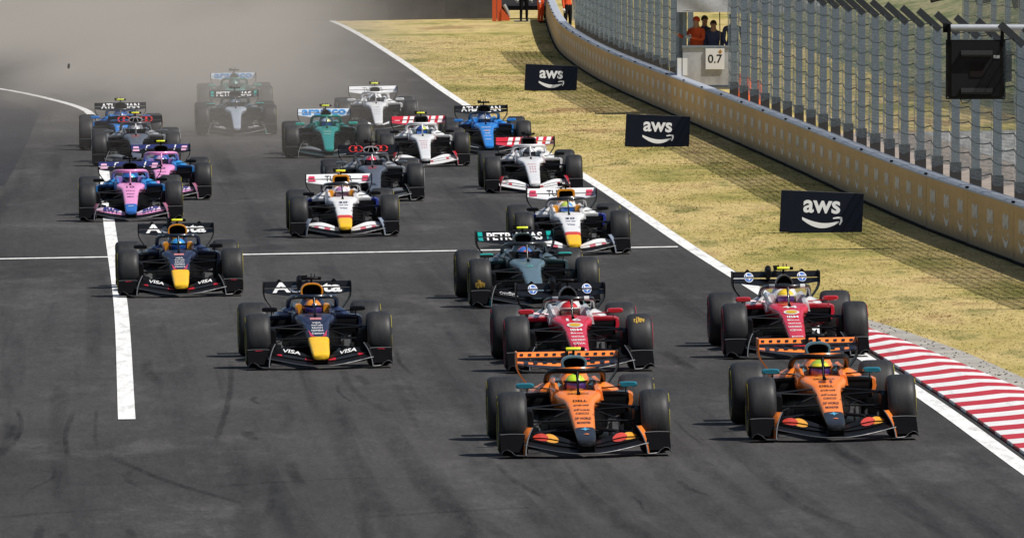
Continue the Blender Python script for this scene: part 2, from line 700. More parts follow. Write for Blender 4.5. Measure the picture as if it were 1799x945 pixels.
RIB = [0.0085]
marks = [([(-4.10, 188.0), (-3.60, 174.8), (-3.08, 161.6), (-2.52, 148.0)], 0.34),
         ([(-1.75, 188.0), (-1.19, 173.5), (-0.59, 159.0), (0.08, 144.0)], 0.36),
         ([(-1.20, 152.0), (-0.61, 137.5), (0.09, 123.0), (0.93, 108.0)], 0.32),
         ([(-0.20, 150.0), (0.39, 136.1), (1.13, 122.3), (2.05, 108.0)], 0.34),
         ([(0.90, 150.0), (1.42, 137.5), (2.05, 124.9), (2.81, 112.0)], 0.30),
         ([(-2.20, 138.0), (-1.81, 128.1), (-1.36, 118.2), (-0.84, 108.0)], 0.30),
         ([(-1.60, 136.0), (-1.18, 126.1), (-0.67, 116.2), (-0.04, 106.0)], 0.34),
         ([(-0.70, 134.0), (-0.29, 124.8), (0.25, 115.5), (0.94, 106.0)], 0.36),
         ([(0.00, 132.0), (0.40, 123.4), (0.96, 114.8), (1.71, 106.0)], 0.30),
         ([(2.30, 138.0), (2.69, 128.1), (3.12, 118.2), (3.61, 108.0)], 0.30),
         ([(3.00, 138.0), (3.40, 128.1), (3.86, 118.2), (4.41, 108.0)], 0.28),
         ([(3.70, 134.0), (4.07, 124.8), (4.49, 115.5), (4.99, 106.0)], 0.26),
         ([(-3.30, 132.0), (-3.00, 123.4), (-2.73, 114.8), (-2.49, 106.0)], 0.26),
         ([(-6.70, 182.0), (-6.28, 170.8), (-5.87, 159.6), (-5.44, 148.0)], 0.20),
         ([(0.60, 188.0), (1.03, 176.8), (1.47, 165.6), (1.96, 154.0)], 0.34),
         ([(2.00, 180.0), (2.40, 169.4), (2.80, 158.9), (3.23, 148.0)], 0.30),
         ([(-6.90, 262.0), (-6.40, 248.8), (-5.88, 235.6), (-5.32, 222.0)], 0.40),
         ([(-3.60, 246.0), (-3.05, 231.5), (-2.48, 217.0), (-1.87, 202.0)], 0.32),
         ([(-12.60, 256.0), (-11.92, 240.2), (-11.04, 224.3), (-9.92, 208.0)], 0.50),
         ([(-0.90, 172.0), (-0.51, 162.1), (-0.08, 152.2), (0.41, 142.0)], 0.30),
         ([(-5.90, 150.0), (-5.47, 138.8), (-5.03, 127.6), (-4.54, 116.0)], 0.22),
         ([(1.50, 130.0), (1.85, 122.1), (2.30, 114.2), (2.89, 106.0)], 0.34),
         ([(-2.90, 128.0), (-2.57, 120.7), (-2.10, 113.5), (-1.49, 106.0)], 0.40),
         ([(-1.00, 126.0), (-0.67, 119.4), (-0.16, 112.8), (0.54, 106.0)], 0.42),
         ([(0.80, 124.0), (1.10, 118.1), (1.54, 112.1), (2.17, 106.0)], 0.40),
         ([(-3.40, 121.5), (-2.35, 122.5), (-1.30, 123.1)], 0.30),
         ([(-2.00, 115.2), (-0.70, 116.4), (0.60, 117.2)], 0.42),
         ([(-5.40, 116.5), (-4.70, 117.4), (-4.00, 118.0)], 0.35),
         ([(-4.90, 148.0), (-3.60, 148.2), (-2.30, 148.4)], 0.30),
         ([(-6.40, 146.8), (-5.30, 147.0), (-4.20, 147.1)], 0.25),
         ([(-3.60, 117.2), (-3.15, 117.3), (-2.70, 117.4)], 0.30),
         ([(-4.70, 122.5), (-4.20, 122.7), (-3.70, 122.8)], 0.22),
         ([(-5.35, 139.0), (-5.15, 133.0), (-4.95, 127.0)], 0.07),
         ([(-3.75, 152.0), (-3.55, 141.0), (-3.40, 129.0)], 0.08),
         ([(-6.1, 140.0), (-5.9, 135.0), (-5.75, 131.0)], 0.06),
         ([(-4.6, 128.5), (-3.7, 123.0), (-2.7, 118.0)], 0.12)]
for p, w in marks:
    bow = rng.normal(0, 0.10)
    q = [(x + bow * math.sin(math.pi * i / (len(p) - 1)), y) for i, (x, y) in enumerate(p)]
    ribbon(q, w, 0.55 if w < 0.2 else 0.25)
for i in range(46):
    x, y = rng.uniform(-6.5, 4.0), rng.uniform(108, 150)
    L_ = rng.uniform(2, 11)
    ribbon([(x, y + L_), (x + 0.037 * L_ * 0.5 + rng.normal(0, 0.035), y + L_ / 2), (x + 0.037 * L_ + rng.normal(0, 0.14), y)], rng.uniform(0.04, 0.2), rng.uniform(0.2, 0.55))
me = mb.mesh('tyre_marks', 0)
me.attributes.new('wear', 'FLOAT', 'POINT').data.foreach_set('value', WEAR)
prop(add('tyre_marks', me, skid_material()), 'dark curved rubber marks left on the asphalt', 'tyre marks', kind='stuff')

# ------------------------------------------------------------------ kerb: red and white blocks beside a concrete strip
RED_K = kerb_material((0.50, 0.018, 0.03))
WHITE_K = kerb_material((0.80, 0.80, 0.78))
CONCRETE = concrete_material((0.36, 0.34, 0.30), 'pale_concrete')
kerb_w = [(118, 1.45), (122, 1.35), (130, 1.2), (137, 1.06), (145, 0.82), (153, 0.56), (160, 0.30), (165, 0.06)]
kerb = empty('kerb', (0, 0, 0))
prop(kerb, 'red and white striped kerb at the right edge of the track', kind='structure')
kx = lambda y: edge(y) + 0.215 + 0.09
y = 112.0
i = 0
while y < 163.5:
    L_ = 0.98 if i % 2 else 0.90
    a, b_ = y, y + L_ - 0.006
    rows = []
    for q in (a, (a + b_) / 2, b_):
        w = lerp_tab(kerb_w, q)
        x0 = kx(q)
        # block edges lie square to the running direction of the track
        pr = [(0.0, 0.016), (0.30, 0.040), (0.62, 0.072), (0.82, 0.066), (1.0, 0.052)]
        rows.append([(x0 + w * t, q + 0.037 * w * t, gz(x0 + w * t) + 0.004 + h * min(1, w / 0.6)) for t, h in pr])
    mb = MB()
    mb.sheet(rows, (0, 0, 0.05))
    add('kerb_block', mb.mesh('kerb_block', 20), RED_K if i % 2 else WHITE_K, kerb)
    y += L_
    i += 1
strip('concrete_strip', lambda y: kx(y) + lerp_tab(kerb_w, y) - 0.02, lambda y: kx(y) + lerp_tab(kerb_w, y) + lerp_tab([(118, 0.5), (140, 0.42), (150, 0.52), (158, 0.44), (164, 0.30), (167.5, 0.02)], y), 110, 167.5, 0.028, CONCRETE, step=1.0,
      label='weathered concrete strip behind the kerb')

# gravel crumbs and rubber bits scattered on the concrete strip and the grass edge
mb = MB()
for i in range(420):
    yy = rng.uniform(114, 166)
    xx = kx(yy) + lerp_tab(kerb_w, yy) + rng.uniform(-0.15, 0.5)
    s = rng.uniform(0.005, 0.017)
    mb.box((xx, yy, gz(xx) + 0.032), (s, s * rng.uniform(1, 3), s * 0.7), Matrix.Rotation(rng.uniform(0, 6.3), 3, 'Z'))
prop(add('rubber_crumbs', mb.mesh('rubber_crumbs', 0), DULL), 'small black rubber crumbs lying beside the kerb', 'debris', kind='stuff')

# ------------------------------------------------------------------ grass blades on the verge
def make_grass():
    n = 130000
    yy = 112 + (400 - 112) * rng.random(n) ** 1.25
    wall = np.array([catmull(WALL, v) for v in np.linspace(100, 430, 331)])
    edg = np.array([catmull(RIGHT_EDGE, v) for v in np.linspace(100, 430, 331)])
    kw = np.array([lerp_tab(kerb_w, v) if v < 166 else 0 for v in np.linspace(100, 430, 331)])
    gy = np.linspace(100, 430, 331)
    xl = np.interp(yy, gy, edg) + 0.24 + np.where(yy < 167, np.interp(yy, gy, kw) + 0.40, 0.0)
    xr = np.interp(yy, gy, wall) - 0.02
    xx = xl + (xr - xl) * rng.random(n)
    keep = xx < xl + 9
    # ragged border: thin out towards the very edge
    keep &= rng.random(n) < np.clip((xx - xl) / 0.15 + 0.35, 0, 1)
    xx, yy = xx[keep], yy[keep]
    n = len(xx)
    clump = 0.5 + 0.5 * np.sin(xx * 2.3 + 1.7 * np.sin(yy * 0.31)) * np.sin(yy * 0.43 + 1.3 * np.sin(xx * 1.1))
    h = rng.uniform(0.006, 0.016, n) * (0.55 + 0.75 * clump) * (1 + (rng.random(n) > 0.985) * 1.3)
    w = rng.uniform(0.006, 0.016, n) * np.clip(yy / 170, 0.8, 1.8)
    a = rng.uniform(0, math.pi, n)
    lean = rng.normal(0, 0.026, (n, 2))
    z = K * xx
    v = np.empty((n, 3, 3), np.float32)
    v[:, 0] = np.stack([xx - w * np.cos(a), yy - w * np.sin(a), z], 1)
    v[:, 1] = np.stack([xx + w * np.cos(a), yy + w * np.sin(a), z], 1)
    v[:, 2] = np.stack([xx + lean[:, 0], yy + lean[:, 1], z + h], 1)
    me = bpy.data.meshes.new('grass_blades')
    me.vertices.add(3 * n)
    me.vertices.foreach_set('co', v.ravel())
    me.loops.add(3 * n)
    me.loops.foreach_set('vertex_index', np.arange(3 * n, dtype=np.int32))
    me.polygons.add(n)
    me.polygons.foreach_set('loop_start', np.arange(0, 3 * n, 3, dtype=np.int32))
    me.update(calc_edges=True)
    me.validate()
    prop(add('grass_blades', me, grass_material('dry_grass_blades', True)), 'short dry grass growing on the verge', 'grass', kind='stuff')


make_grass()

# ------------------------------------------------------------------ barrier wall with its repeated logos


def wall_material():
    m, nt, b = base_mat('gold_wall_paint')
    n = noise(nt, objcoord(nt, (0.35, 1, 2.2)), 1.3, 7.0, 0.7)
    c = ramp(nt, n, [(0.3, (0.52, 0.30, 0.088)), (0.55, (0.66, 0.395, 0.125)), (0.75, (0.72, 0.45, 0.165))])
    z = axis_of(nt, 'Z')
    sp = noise(nt, objcoord(nt, (1.2, 1, 3.0)), 2.0, 8.0, 0.75)
    low = math_node(nt, 'ADD', z, math_node(nt, 'MULTIPLY', sp, -0.42))
    c = mix(nt, maprange(nt, low, -0.14, 0.10, 0.7, 0.0, True), c, (0.075, 0.058, 0.040))      # splash dirt along the foot
    nt.links.new(c, b.inputs['Base Color'])
    b.inputs['Roughness'].default_value = 0.6
    return m


GOLD = wall_material()
RAIL = paint((0.42, 0.45, 0.50), 0.45, 0.1, 0.0)
LOGO_W = paint((0.84, 0.78, 0.70), 0.6, 0.0, 0.0)
WL = 7.95
mb = MB()
mb.loft([[(x, 0.02, -0.1), (x, 0.0, 0.10), (x, 0.0, 0.915), (x, -0.26, 0.915), (x, -0.30, -0.1)] for x in (0.0, WL - 0.05)])
WALL_ME = mb.mesh('wall_section', 20)
mb = MB()
mb.loft([[(x, 0.018, 0.912), (x, 0.016, 0.942), (x, -0.02, 0.965), (x, -0.24, 0.965), (x, -0.275, 0.942), (x, -0.275, 0.912)] for x in (0.005, WL - 0.035)])
CAP_ME = mb.mesh('wall_cap', 20)
mb = MB()
mb.tube([(0, 0.04, 0.03), (WL - 0.05, 0.04, 0.025)], 0.022, 6)
FOOT_ME = mb.mesh('foot_rail', 30)
mb = MB()
mb.box((7.9, 0.012, 0.968), (0.14, 0.05, 0.03))
CLIP_ME = mb.mesh('cap_clip', 0)
mb = MB()
put_text(mb, 'aws', 0.98, 0.24, lambda u, v: (-u, 0.005, 0.49 + v), 0.05)
put2d(mb, smile2d(), lambda u, v: (-u * 1.0, 0.005, 0.405 + v * 0.72))
WLOGO_ME = mb.mesh('logo', 0)

wall = empty('barrier_wall', (catmull(WALL, 165), 165, 0))
prop(wall, 'long curving gold-brown barrier wall with a grey metal cap', 'wall')


def walk(tab, y0, y1, chord):
    pts = [Vector((catmull(tab, y0), y0, 0))]
    y = y0
    while y < y1:
        lo, hi = y, y + chord * 1.01
        for _ in range(40):
            md = (lo + hi) / 2
            p = Vector((catmull(tab, md), md, 0))
            if (p - pts[-1]).length < chord:
                lo = md
            else:
                hi = md
        y = hi
        pts.append(Vector((catmull(tab, y), y, 0)))
    return pts


wp = walk(WALL, 150, 430, WL)
for a, b_ in zip(wp, wp[1:]):
    d = (b_ - a).normalized()
    s = add('wall_section', WALL_ME, GOLD, wall)
    rz = math.atan2(d.y, d.x)
    s.matrix_basis = Matrix.Translation(Vector((a.x, a.y, gz(a.x))) - wall.location) @ Matrix.Rotation(rz, 4, 'Z') @ Matrix.Rotation(-math.atan(K * d.x), 4, 'Y')
    add('wall_cap', CAP_ME, RAIL, s)
    add('foot_rail', FOOT_ME, DULL, s)
    add('cap_clip', CLIP_ME, DULL, s)
    for k in range(3):
        add('logo', WLOGO_ME, LOGO_W, s, (1.3 + 2.65 * k, 0, 0))

# ------------------------------------------------------------------ debris fences: posts, cables and wire mesh
POST_M = paint((0.22, 0.265, 0.31), 0.5, 0.1, 0.0)
POST_D = paint((0.035, 0.038, 0.042), 0.6, 0.1, 0.0)
CABLE_M = paint((0.012, 0.017, 0.02), 0.6, 0.0, 0.0)


def mesh_material():
    """fine woven wire: far too small to tell the wires apart from here"""
    m, nt, b = base_mat('wire_mesh')
    b.inputs['Base Color'].default_value = (0.23, 0.295, 0.33, 1)
    b.inputs['Metallic'].default_value = 0.35
    b.inputs['Roughness'].default_value = 0.5
    w = noise(nt, objcoord(nt, (1, 0.5, 3.2)), 3.5, 6.0, 0.75)
    wv = nt.nodes.new('ShaderNodeTexWave')
    wv.bands_direction = 'Z'
    wv.inputs['Scale'].default_value = 5.2
    wv.inputs['Distortion'].default_value = 2.5
    wv.inputs['Detail'].default_value = 2.0
    nt.links.new(objcoord(nt), wv.inputs['Vector'])
    al = math_node(nt, 'ADD', maprange(nt, w, 0.3, 0.7, 0.20, 0.64), math_node(nt, 'MULTIPLY', wv.outputs['Fac'], 0.16))
    nt.links.new(al, b.inputs['Alpha'])
    return m


MESH_M = mesh_material()


def post_mesh(h, lean=0.34):
    mb = MB()
    s, t = 0.070, 0.016
    for cx, cy, sx, sy in ((0, -s, 2 * s, t), (0, s, 2 * s, t), (0, 0, t, 2 * s - t)):       # an H beam
        mb.box((cx, cy, h / 2), (sx, sy, h))
    return mb.mesh('post', 0)


def head_mesh(h):
    mb = MB()
    rot = Matrix.Rotation(R(-48), 3, 'Y')
    mb.box((-0.15, 0, h + 0.12), (0.12, 0.16, 0.52), rot)
    return mb.mesh('cranked_head', 0)


FOOT_H = 1.12
mb = MB()
mb.box((0, 0, FOOT_H / 2), (0.20, 0.20, FOOT_H))
mb.box((0, 0, 0.02), (0.34, 0.34, 0.04))
POSTFOOT_ME = mb.mesh('post_foot', 0)


def debris_fence(path, height, label, base=1.08, ncab=10, name='debris_fence', seed=1):
    fr = random.Random(seed)
    root = empty(name, (path[0].x, path[0].y, gz(path[0].x)))
    prop(root, label, 'fence')
    pm, hm = post_mesh(height), head_mesh(height)
    o0 = root.location
    loc = [p + Vector((0, 0, gz(p.x))) - o0 for p in path]
    for p in loc:
        po = add('post', pm, POST_M, root, p)
        add('post_foot', POSTFOOT_ME, POST_D, po)
        add('cranked_head', hm, POST_D, po)
    # cables hang in shallow curves from post to post on the track side
    for c in range(ncab):
        z = base + 0.06 + c * (height - base) / (ncab - 1)
        mb = MB()
        pts = []
        for a, b_ in zip(loc, loc[1:]):
            sag = fr.uniform(0.03, 0.085)
            for k in range(4):
                t = k / 4
                p = a.lerp(b_, t)
                pts.append(p + Vector((-0.115 - 0.05 * math.sin(math.pi * t), 0, z - sag * 4 * t * (1 - t))))
        pts.append(loc[-1] + Vector((-0.115, 0, z)))
        mb.tube(pts, 0.0110, 5)
        add('cable', mb.mesh('cable', 60), CABLE_M, root)
    for a, b_ in zip(loc, loc[1:]):
        rows = []
        for i in range(9):
            z = base + 0.03 + (height + 0.02 - base) * i / 8
            row = []
            for k in range(7):
                t = k / 6
                p = a.lerp(b_, t)
                belly = -0.10 - 0.13 * math.sin(math.pi * t) + fr.uniform(-0.02, 0.02)
                row.append(p + Vector((belly, 0, z - 0.09 * math.sin(math.pi * t) - (0.02 if i else 0.05) * fr.random())))
            rows.append(row)
        mb = MB()
        mb.sheet(rows)
        add('wire_mesh_panel', mb.mesh('wire_mesh_panel', 60), MESH_M, root)
    return root


FENCE = [(y_, x_ + 0.62) for y_, x_ in WALL]
debris_fence(walk(FENCE, 163.0, 265.0, 4.0), 3.42, 'near stretch of tall steel debris fence behind the gold wall, right of the marshals', seed=3)
debris_fence(walk(FENCE, 285.5, 366.0, 4.0), 3.6, 'far stretch of tall steel debris fence behind the gold wall, left of the marshals', seed=5)
bf = [(260, 15.1), (270, 14.6), (315, 12.3), (330, 11.5)]
debris_fence(walk(bf, 268, 309, 4.0), 4.6, 'second debris fence standing further back in the top right corner', seed=9)

# service ground behind the fence
strip('service_road', lambda y: catmull(WALL, y) + 4.6, lambda y: catmull(WALL, y) + 7.4, 120, 262, 0.008, concrete_material((0.34, 0.335, 0.32), 'service_asphalt', 0.4), label='pale service road behind the debris fence')
strip('gravel_strip', lambda y: catmull(WALL, y) + 0.3, lambda y: catmull(WALL, y) + 4.7, 120, 262, 0.004, concrete_material((0.30, 0.25, 0.21), 'pinkish_gravel', 0.5), label='pinkish gravel strip between gold wall and service road')
def bank_material():
    m, nt, b = base_mat('bank_grass')
    n = noise(nt, objcoord(nt, (0.9, 0.16, 0.9)), 1.0, 7.0, 0.7)
    f = noise(nt, objcoord(nt), 5.0, 6.0, 0.75)
    c = ramp(nt, n, [(0.32, (0.065, 0.105, 0.03)), (0.44, (0.14, 0.165, 0.06)), (0.55, (0.31, 0.28, 0.15)), (0.63, (0.17, 0.17, 0.08)), (0.72, (0.46, 0.46, 0.44))])
    c = mix(nt, 1.0, c, ramp(nt, f, [(0.25, (0.5, 0.5, 0.5)), (0.75, (1.35, 1.35, 1.3))]), 'MULTIPLY')
    nt.links.new(c, b.inputs['Base Color'])
    b.inputs['Roughness'].default_value = 0.9
    bump(nt, b, f, 1.0, 0.1)
    return m


mb = MB()
rows = []
for y in np.linspace(130, 470, 70):
    wx = catmull(WALL, y)
    rows.append([(wx + 7.6 + t * 24, y, gz(wx + 7.6 + t * 24) - 0.05 + 5.2 * t ** 1.2 + 0.35 * math.sin(y * 0.21 + t * 9) * t) for t in np.linspace(0, 1, 9)])
mb.sheet(rows)
prop(add('bank', mb.mesh('bank', 60), bank_material()), 'grassy bank rising behind the debris fence', kind='structure')
# ------------------------------------------------------------------ three black advertising boards on the grass
BOARD_M = paint((0.0065, 0.008, 0.014), 0.4, 0.0, 0.15)
mb = MB()
mb.box((0, 0, 0.37), (1.43, 0.07, 0.72))
BOARD_ME = mb.mesh('panel', 0)
mb = MB()
mb.box((0, 0.0, 0.734), (1.43, 0.075, 0.007))
BTOP_ME = mb.mesh('top_edge', 0)
mb = MB()
put_text(mb, 'aws', 0.64, 0.225, lambda u, v: (u, -0.0395, 0.355 + v), 0.025)
BTXT_ME = mb.mesh('lettering', 0)
mb = MB()
put2d(mb, smile2d(), lambda u, v: (u * 0.68 + 0.01, -0.0395, 0.285 + v * 0.62))
BSM_ME = mb.mesh('smile_arrow', 0)
mb = MB()
mb.box((-0.5, 0.2, 0.14), (0.03, 0.5, 0.03), Matrix.Rotation(R(-35), 3, 'X'))
mb.box((0.5, 0.2, 0.14), (0.03, 0.5, 0.03), Matrix.Rotation(R(-35), 3, 'X'))
BST_ME = mb.mesh('rear_strut', 0)
for (bx, by), lab in (((5.34, 196.8), 'black board with white lettering and smile arrow, nearest of three on the grass'),
                      ((3.22, 253.1), 'black board with white lettering and smile arrow, middle of three on the grass'),
                      ((1.05, 311.5), 'black board with white lettering and smile arrow, farthest of three on the grass')):
    r = empty('advertising_board', (bx, by, gz(bx) - 0.02))
    r.rotation_euler = (R(-13), R(2.4), R(-3))
    prop(r, lab, 'board', 'black advertising boards on the grass')
    p = add('panel', BOARD_ME, BOARD_M, r)
    add('top_edge', BTOP_ME, EDGE, p)
    add('lettering', BTXT_ME, WHITE, p)
    add('smile_arrow', BSM_ME, WHITE, p)
    add('rear_strut', BST_ME, DULL, r)

# ------------------------------------------------------------------ black signal panel hung from a bar
gx, gy_ = 7.66, 188.0
gz0 = gz(gx)
g = empty('signal_gantry', (10.4, gy_, gz(10.4)))
prop(g, 'pale grey steel bar reaching in from the right edge of the photo', 'gantry')
mb = MB()
mb.tube([(-3.22, 0, 3.60), (0.1, 0, 3.60)], 0.062, 14)
add('bar', mb.mesh('bar', 40), paint((0.55, 0.57, 0.58), 0.35, 0.5, 0.0), g)
mb = MB()
mb.tube([(-3.28, 0, 3.60), (-3.20, 0, 3.60)], 0.078, 14)
add('end_cap', mb.mesh('end_cap', 40), DULL, g)
mb = MB()
mb.tube([(0, 0, 0), (0, 0, 3.75)], 0.09, 14)
mb.box((0, 0, 0.02), (0.4, 0.4, 0.04))
add('upright', mb.mesh('upright', 40), paint((0.45, 0.47, 0.48), 0.4, 0.5, 0.0), g)
sp = empty('signal_box', (gx, gy_, gz0 + 2.47))
prop(sp, 'square black panel hanging from the pale bar, its back with two handles', 'signal panel')
mb = MB()
mb.box((0, 0, 0.49), (0.985, 0.10, 0.98))
PANEL_M = paint((0.011, 0.011, 0.012), 0.45, 0.0, 0.1)
p0 = add('housing', mb.mesh('housing', 0), PANEL_M, sp)
mb = MB()
mb.box((0, -0.06, 0.50), (0.80, 0.03, 0.90))
add('raised_back', mb.mesh('raised_back', 0), paint((0.016, 0.016, 0.018), 0.5, 0, 0.05), p0)
mb = MB()
mb.box((0.02, -0.079, 0.49), (0.24, 0.012, 0.24))
add('cover_plate', mb.mesh('cover_plate', 0), paint((0.017, 0.013, 0.012), 0.6, 0, 0.0), p0)
for hz in (0.77, 0.15):
    mb = MB()
    mb.box((0.015, -0.115, hz), (0.52, 0.075, 0.07))
    mb.box((0.015, -0.09, hz - 0.05), (0.50, 0.03, 0.03))
    add('handle', mb.mesh('handle', 0), paint((0.05, 0.05, 0.053), 0.45, 0.2, 0.0), sp)
mb = MB()
mb.box((0.345, -0.0795, 0.70), (0.10, 0.008, 0.05))
add('paper_label', mb.mesh('paper_label', 0), paint((0.5, 0.5, 0.5), 0.6, 0, 0), p0)
for bx, bz in ((-0.46, 0.03), (0.46, 0.03), (-0.46, 0.95), (0.46, 0.95), (0.0, 0.06)):
    mb = MB()
    mb.tube([(bx, -0.068, bz), (bx, -0.05, bz)], 0.013, 8)
    add('bolt', mb.mesh('bolt', 40), EDGE, p0)
for bx in (-0.44, 0.44):
    mb = MB()
    mb.box((bx, -0.075, 1.06), (0.055, 0.02, 0.36))
    mb.box((bx, 0.075, 1.06), (0.055, 0.02, 0.36))
    add('hanger', mb.mesh('hanger', 0), DULL, sp)
mb = MB()
mb.tube([(-0.25, 0, 0.0), (-0.22, 0, -0.07), (-0.12, 0, -0.05), (-0.08, 0, 0.0)], 0.008, 6)
add('wire_loop', mb.mesh('wire_loop', 60), DULL, sp)


# ================================================================== RACE CARS
# car frame: origin on the ground under the front axle, x to the photo's right, y towards the rear, z up
CM = {}


def sring(y, hw, z0, z1, n=20, p=2.6, top=1.0, bot=1.0):
    """rounded-rectangle ring across the car; top / bot narrow the upper or lower half"""
    cz, hz = (z0 + z1) / 2, (z1 - z0) / 2
    out = []
    for j in range(n):
        a = 2 * math.pi * j / n + math.pi / n
        c, s = math.cos(a), math.sin(a)
        x = hw * math.copysign(abs(c) ** (2 / p), c)
        z = hz * math.copysign(abs(s) ** (2 / p), s)
        x *= 1 + ((top if z > 0 else bot) - 1) * abs(z) / hz
        out.append((x, y, cz + z))
    return out


def nose_sections(kind):
    w = {'wide': 1.0, 'slim': 0.86, 'broad': 1.1}[kind]
    return [(-1.03, 0.078 * w, 0.145, 0.190), (-1.02, 0.094 * w, 0.134, 0.207), (-0.96, 0.102 * w, 0.128, 0.228), (-0.8, 0.110 * w, 0.135, 0.258), (-0.45, 0.118 * w, 0.185, 0.322),
            (0.0, 0.134 * w, 0.27, 0.42), (0.45, 0.150 * w, 0.355, 0.515), (0.72, 0.168 * w, 0.40, 0.562), (0.88, 0.190, 0.415, 0.588), (1.0, 0.232, 0.43, 0.607), (1.08, 0.255, 0.435, 0.618), (1.2, 0.264, 0.43, 0.632), (1.34, 0.272, 0.42, 0.640)]


def nose_top(y, kind='wide'):
    tab = [(s[0], s[3]) for s in nose_sections(kind)]
    return catmull(tab, y)


for kind in ('wide', 'slim', 'broad'):
    mb = MB()
    mb.loft([sring(s[0], s[1], s[2], s[3], 28, 4.6, 0.97, 0.7 if s[0] > 0.8 else 0.78) for s in nose_sections(kind)])
    CM['nose_' + kind] = mb.mesh('nose_cone', 40)

# pylons under the nose
mb = MB()
for s in (-1, 1):
    mb.sheet([[(s * 0.085, y, z) for y in (-0.95, -0.62)] for z in (0.075, 0.15)], (0.012, 0, 0))
mb.box((0, -0.84, 0.105), (0.15, 0.12, 0.05))
CM['pylon'] = mb.mesh('wing_pylon', 0)

# ---- front wing
MAIN_LE = [(0, (-1.02, 0.062)), (0.12, (-1.02, 0.060)), (0.3, (-0.97, 0.080)), (0.5, (-0.87, 0.115)), (0.64, (-0.77, 0.142)), (0.69, (-0.74, 0.150))]


def fw_main(x, t):
    a = abs(x)
    y0 = catmull([(q, v[0]) for q, v in MAIN_LE], a)
    z0 = catmull([(q, v[1]) for q, v in MAIN_LE], a)
    return Vector((x, y0 + 0.24 * t, z0 + 0.045 * t ** 1.3))


Z1 = [(0.09, 0.118), (0.25, 0.158), (0.43, 0.190), (0.55, 0.192), (0.69, 0.186)]
Z2 = [(0.09, 0.150), (0.25, 0.212), (0.36, 0.246), (0.45, 0.256), (0.56, 0.246), (0.69, 0.212)]


def fw_flap1(x, t):
    p = fw_main(x, 1.0) + Vector((0, -0.02, 0.014))
    z = catmull(Z1, abs(x))
    return Vector((x, p.y + 0.15 * t, p.z + (z - p.z) * t ** 1.15))


def fw_flap2(x, t):
    p = fw_flap1(x, 1.0) + Vector((0, -0.012, 0.012))
    z = catmull(Z2, abs(x))
    return Vector((x, p.y + 0.13 * t, p.z + (z - p.z) * t ** 1.1))


def aero(fn, x0, x1, nx, thick=0.012):
    mb = MB()
    rings = []
    for i in range(nx + 1):
        x = x0 + (x1 - x0) * i / nx
        up = [fn(x, t) for t in (0, 0.15, 0.4, 0.7, 1.0)]
        lo = [fn(x, t) - Vector((0, 0, thick * k)) for t, k in ((0.97, 0.4), (0.7, 0.9), (0.4, 1.2), (0.15, 1.0), (0.0, 0.4))]
        rings.append(up + lo)
    return mb.loft(rings)


mb = MB()
mb.tube([tuple(fw_main(x, 0.0) + Vector((0, -0.004, -0.004))) for x in np.linspace(-0.69, 0.69, 29)], 0.0048, 6)
CM['fw_lead'] = mb.mesh('leading_glint', 40)  # glint line of the front edge, put in as a pale grey tube
CM['fw_main'] = aero(fw_main, -0.69, 0.69, 28, 0.016).mesh('main_plane', 40)
for s, n in ((-1, 'l'), (1, 'r')):
    CM['fw_flap1' + n] = aero(fw_flap1, s * 0.105, s * 0.685, 14).mesh('lower_flap', 40)
    CM['fw_flap2' + n] = aero(fw_flap2, s * 0.105, s * 0.685, 14).mesh('upper_flap', 40)
    # end plate leaning inwards at its top
    rows = []
    for t in np.linspace(0, 1, 7):
        z = 0.035 + 0.285 * t
        xx = 0.70 - 0.012 * t - 0.085 * t ** 2.2
        yf = -0.90 + 0.34 * t + 0.16 * t * t
        yb = -0.42 + 0.10 * t
        rows.append([(s * (xx - 0.022 + 0.055 * u), yf + (yb - yf) * u, z) for u in np.linspace(0, 1, 5)])
    CM['fw_end' + n] = MB().sheet(rows, (0.014, 0, 0)).mesh('end_plate', 40)
    # pale strip along the end plate, its glint put into the grey colour
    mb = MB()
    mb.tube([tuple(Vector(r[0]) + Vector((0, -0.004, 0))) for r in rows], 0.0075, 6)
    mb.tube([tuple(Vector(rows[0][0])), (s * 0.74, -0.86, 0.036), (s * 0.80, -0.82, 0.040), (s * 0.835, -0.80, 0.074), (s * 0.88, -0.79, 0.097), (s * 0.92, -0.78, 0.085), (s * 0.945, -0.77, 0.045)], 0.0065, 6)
    CM['fw_edge' + n] = mb.mesh('edge_glint', 40)
    # outboard inclined plate in front of the tyre and the foot plate with its tunnel
    rows = []
    for t in np.linspace(0, 1, 6):
        rows.append([(s * x, -0.72 + 0.30 * t + 0.01 * math.sin(9 * x), 0.055 + 0.185 * t ** 0.85 + 0.008 * math.sin((x - 0.63) * 9)) for x in np.linspace(0.645, 0.945, 6)])
    CM['fw_dive' + n] = MB().sheet(rows, (0, -0.006, 0.008)).mesh('outer_vane', 40)
    mb = MB()
    mb.tube([tuple(Vector(q) + Vector((0, -0.006, 0.006))) for q in rows[-1]], 0.0055, 6)
    CM['fw_dive_edge' + n] = mb.mesh('vane_glint', 40)  # pale tube painted as the glint on the vane's upper edge
    rows = []
    for y in np.linspace(-0.84, -0.42, 4):
        rows.append([(s * x, y, z) for x, z in ((0.695, 0.036), (0.76, 0.036), (0.80, 0.040), (0.835, 0.074), (0.88, 0.097), (0.92, 0.085), (0.945, 0.045))])
    CM['fw_foot' + n] = MB().sheet(rows, (0, 0, 0.009)).mesh('foot_plate', 40)

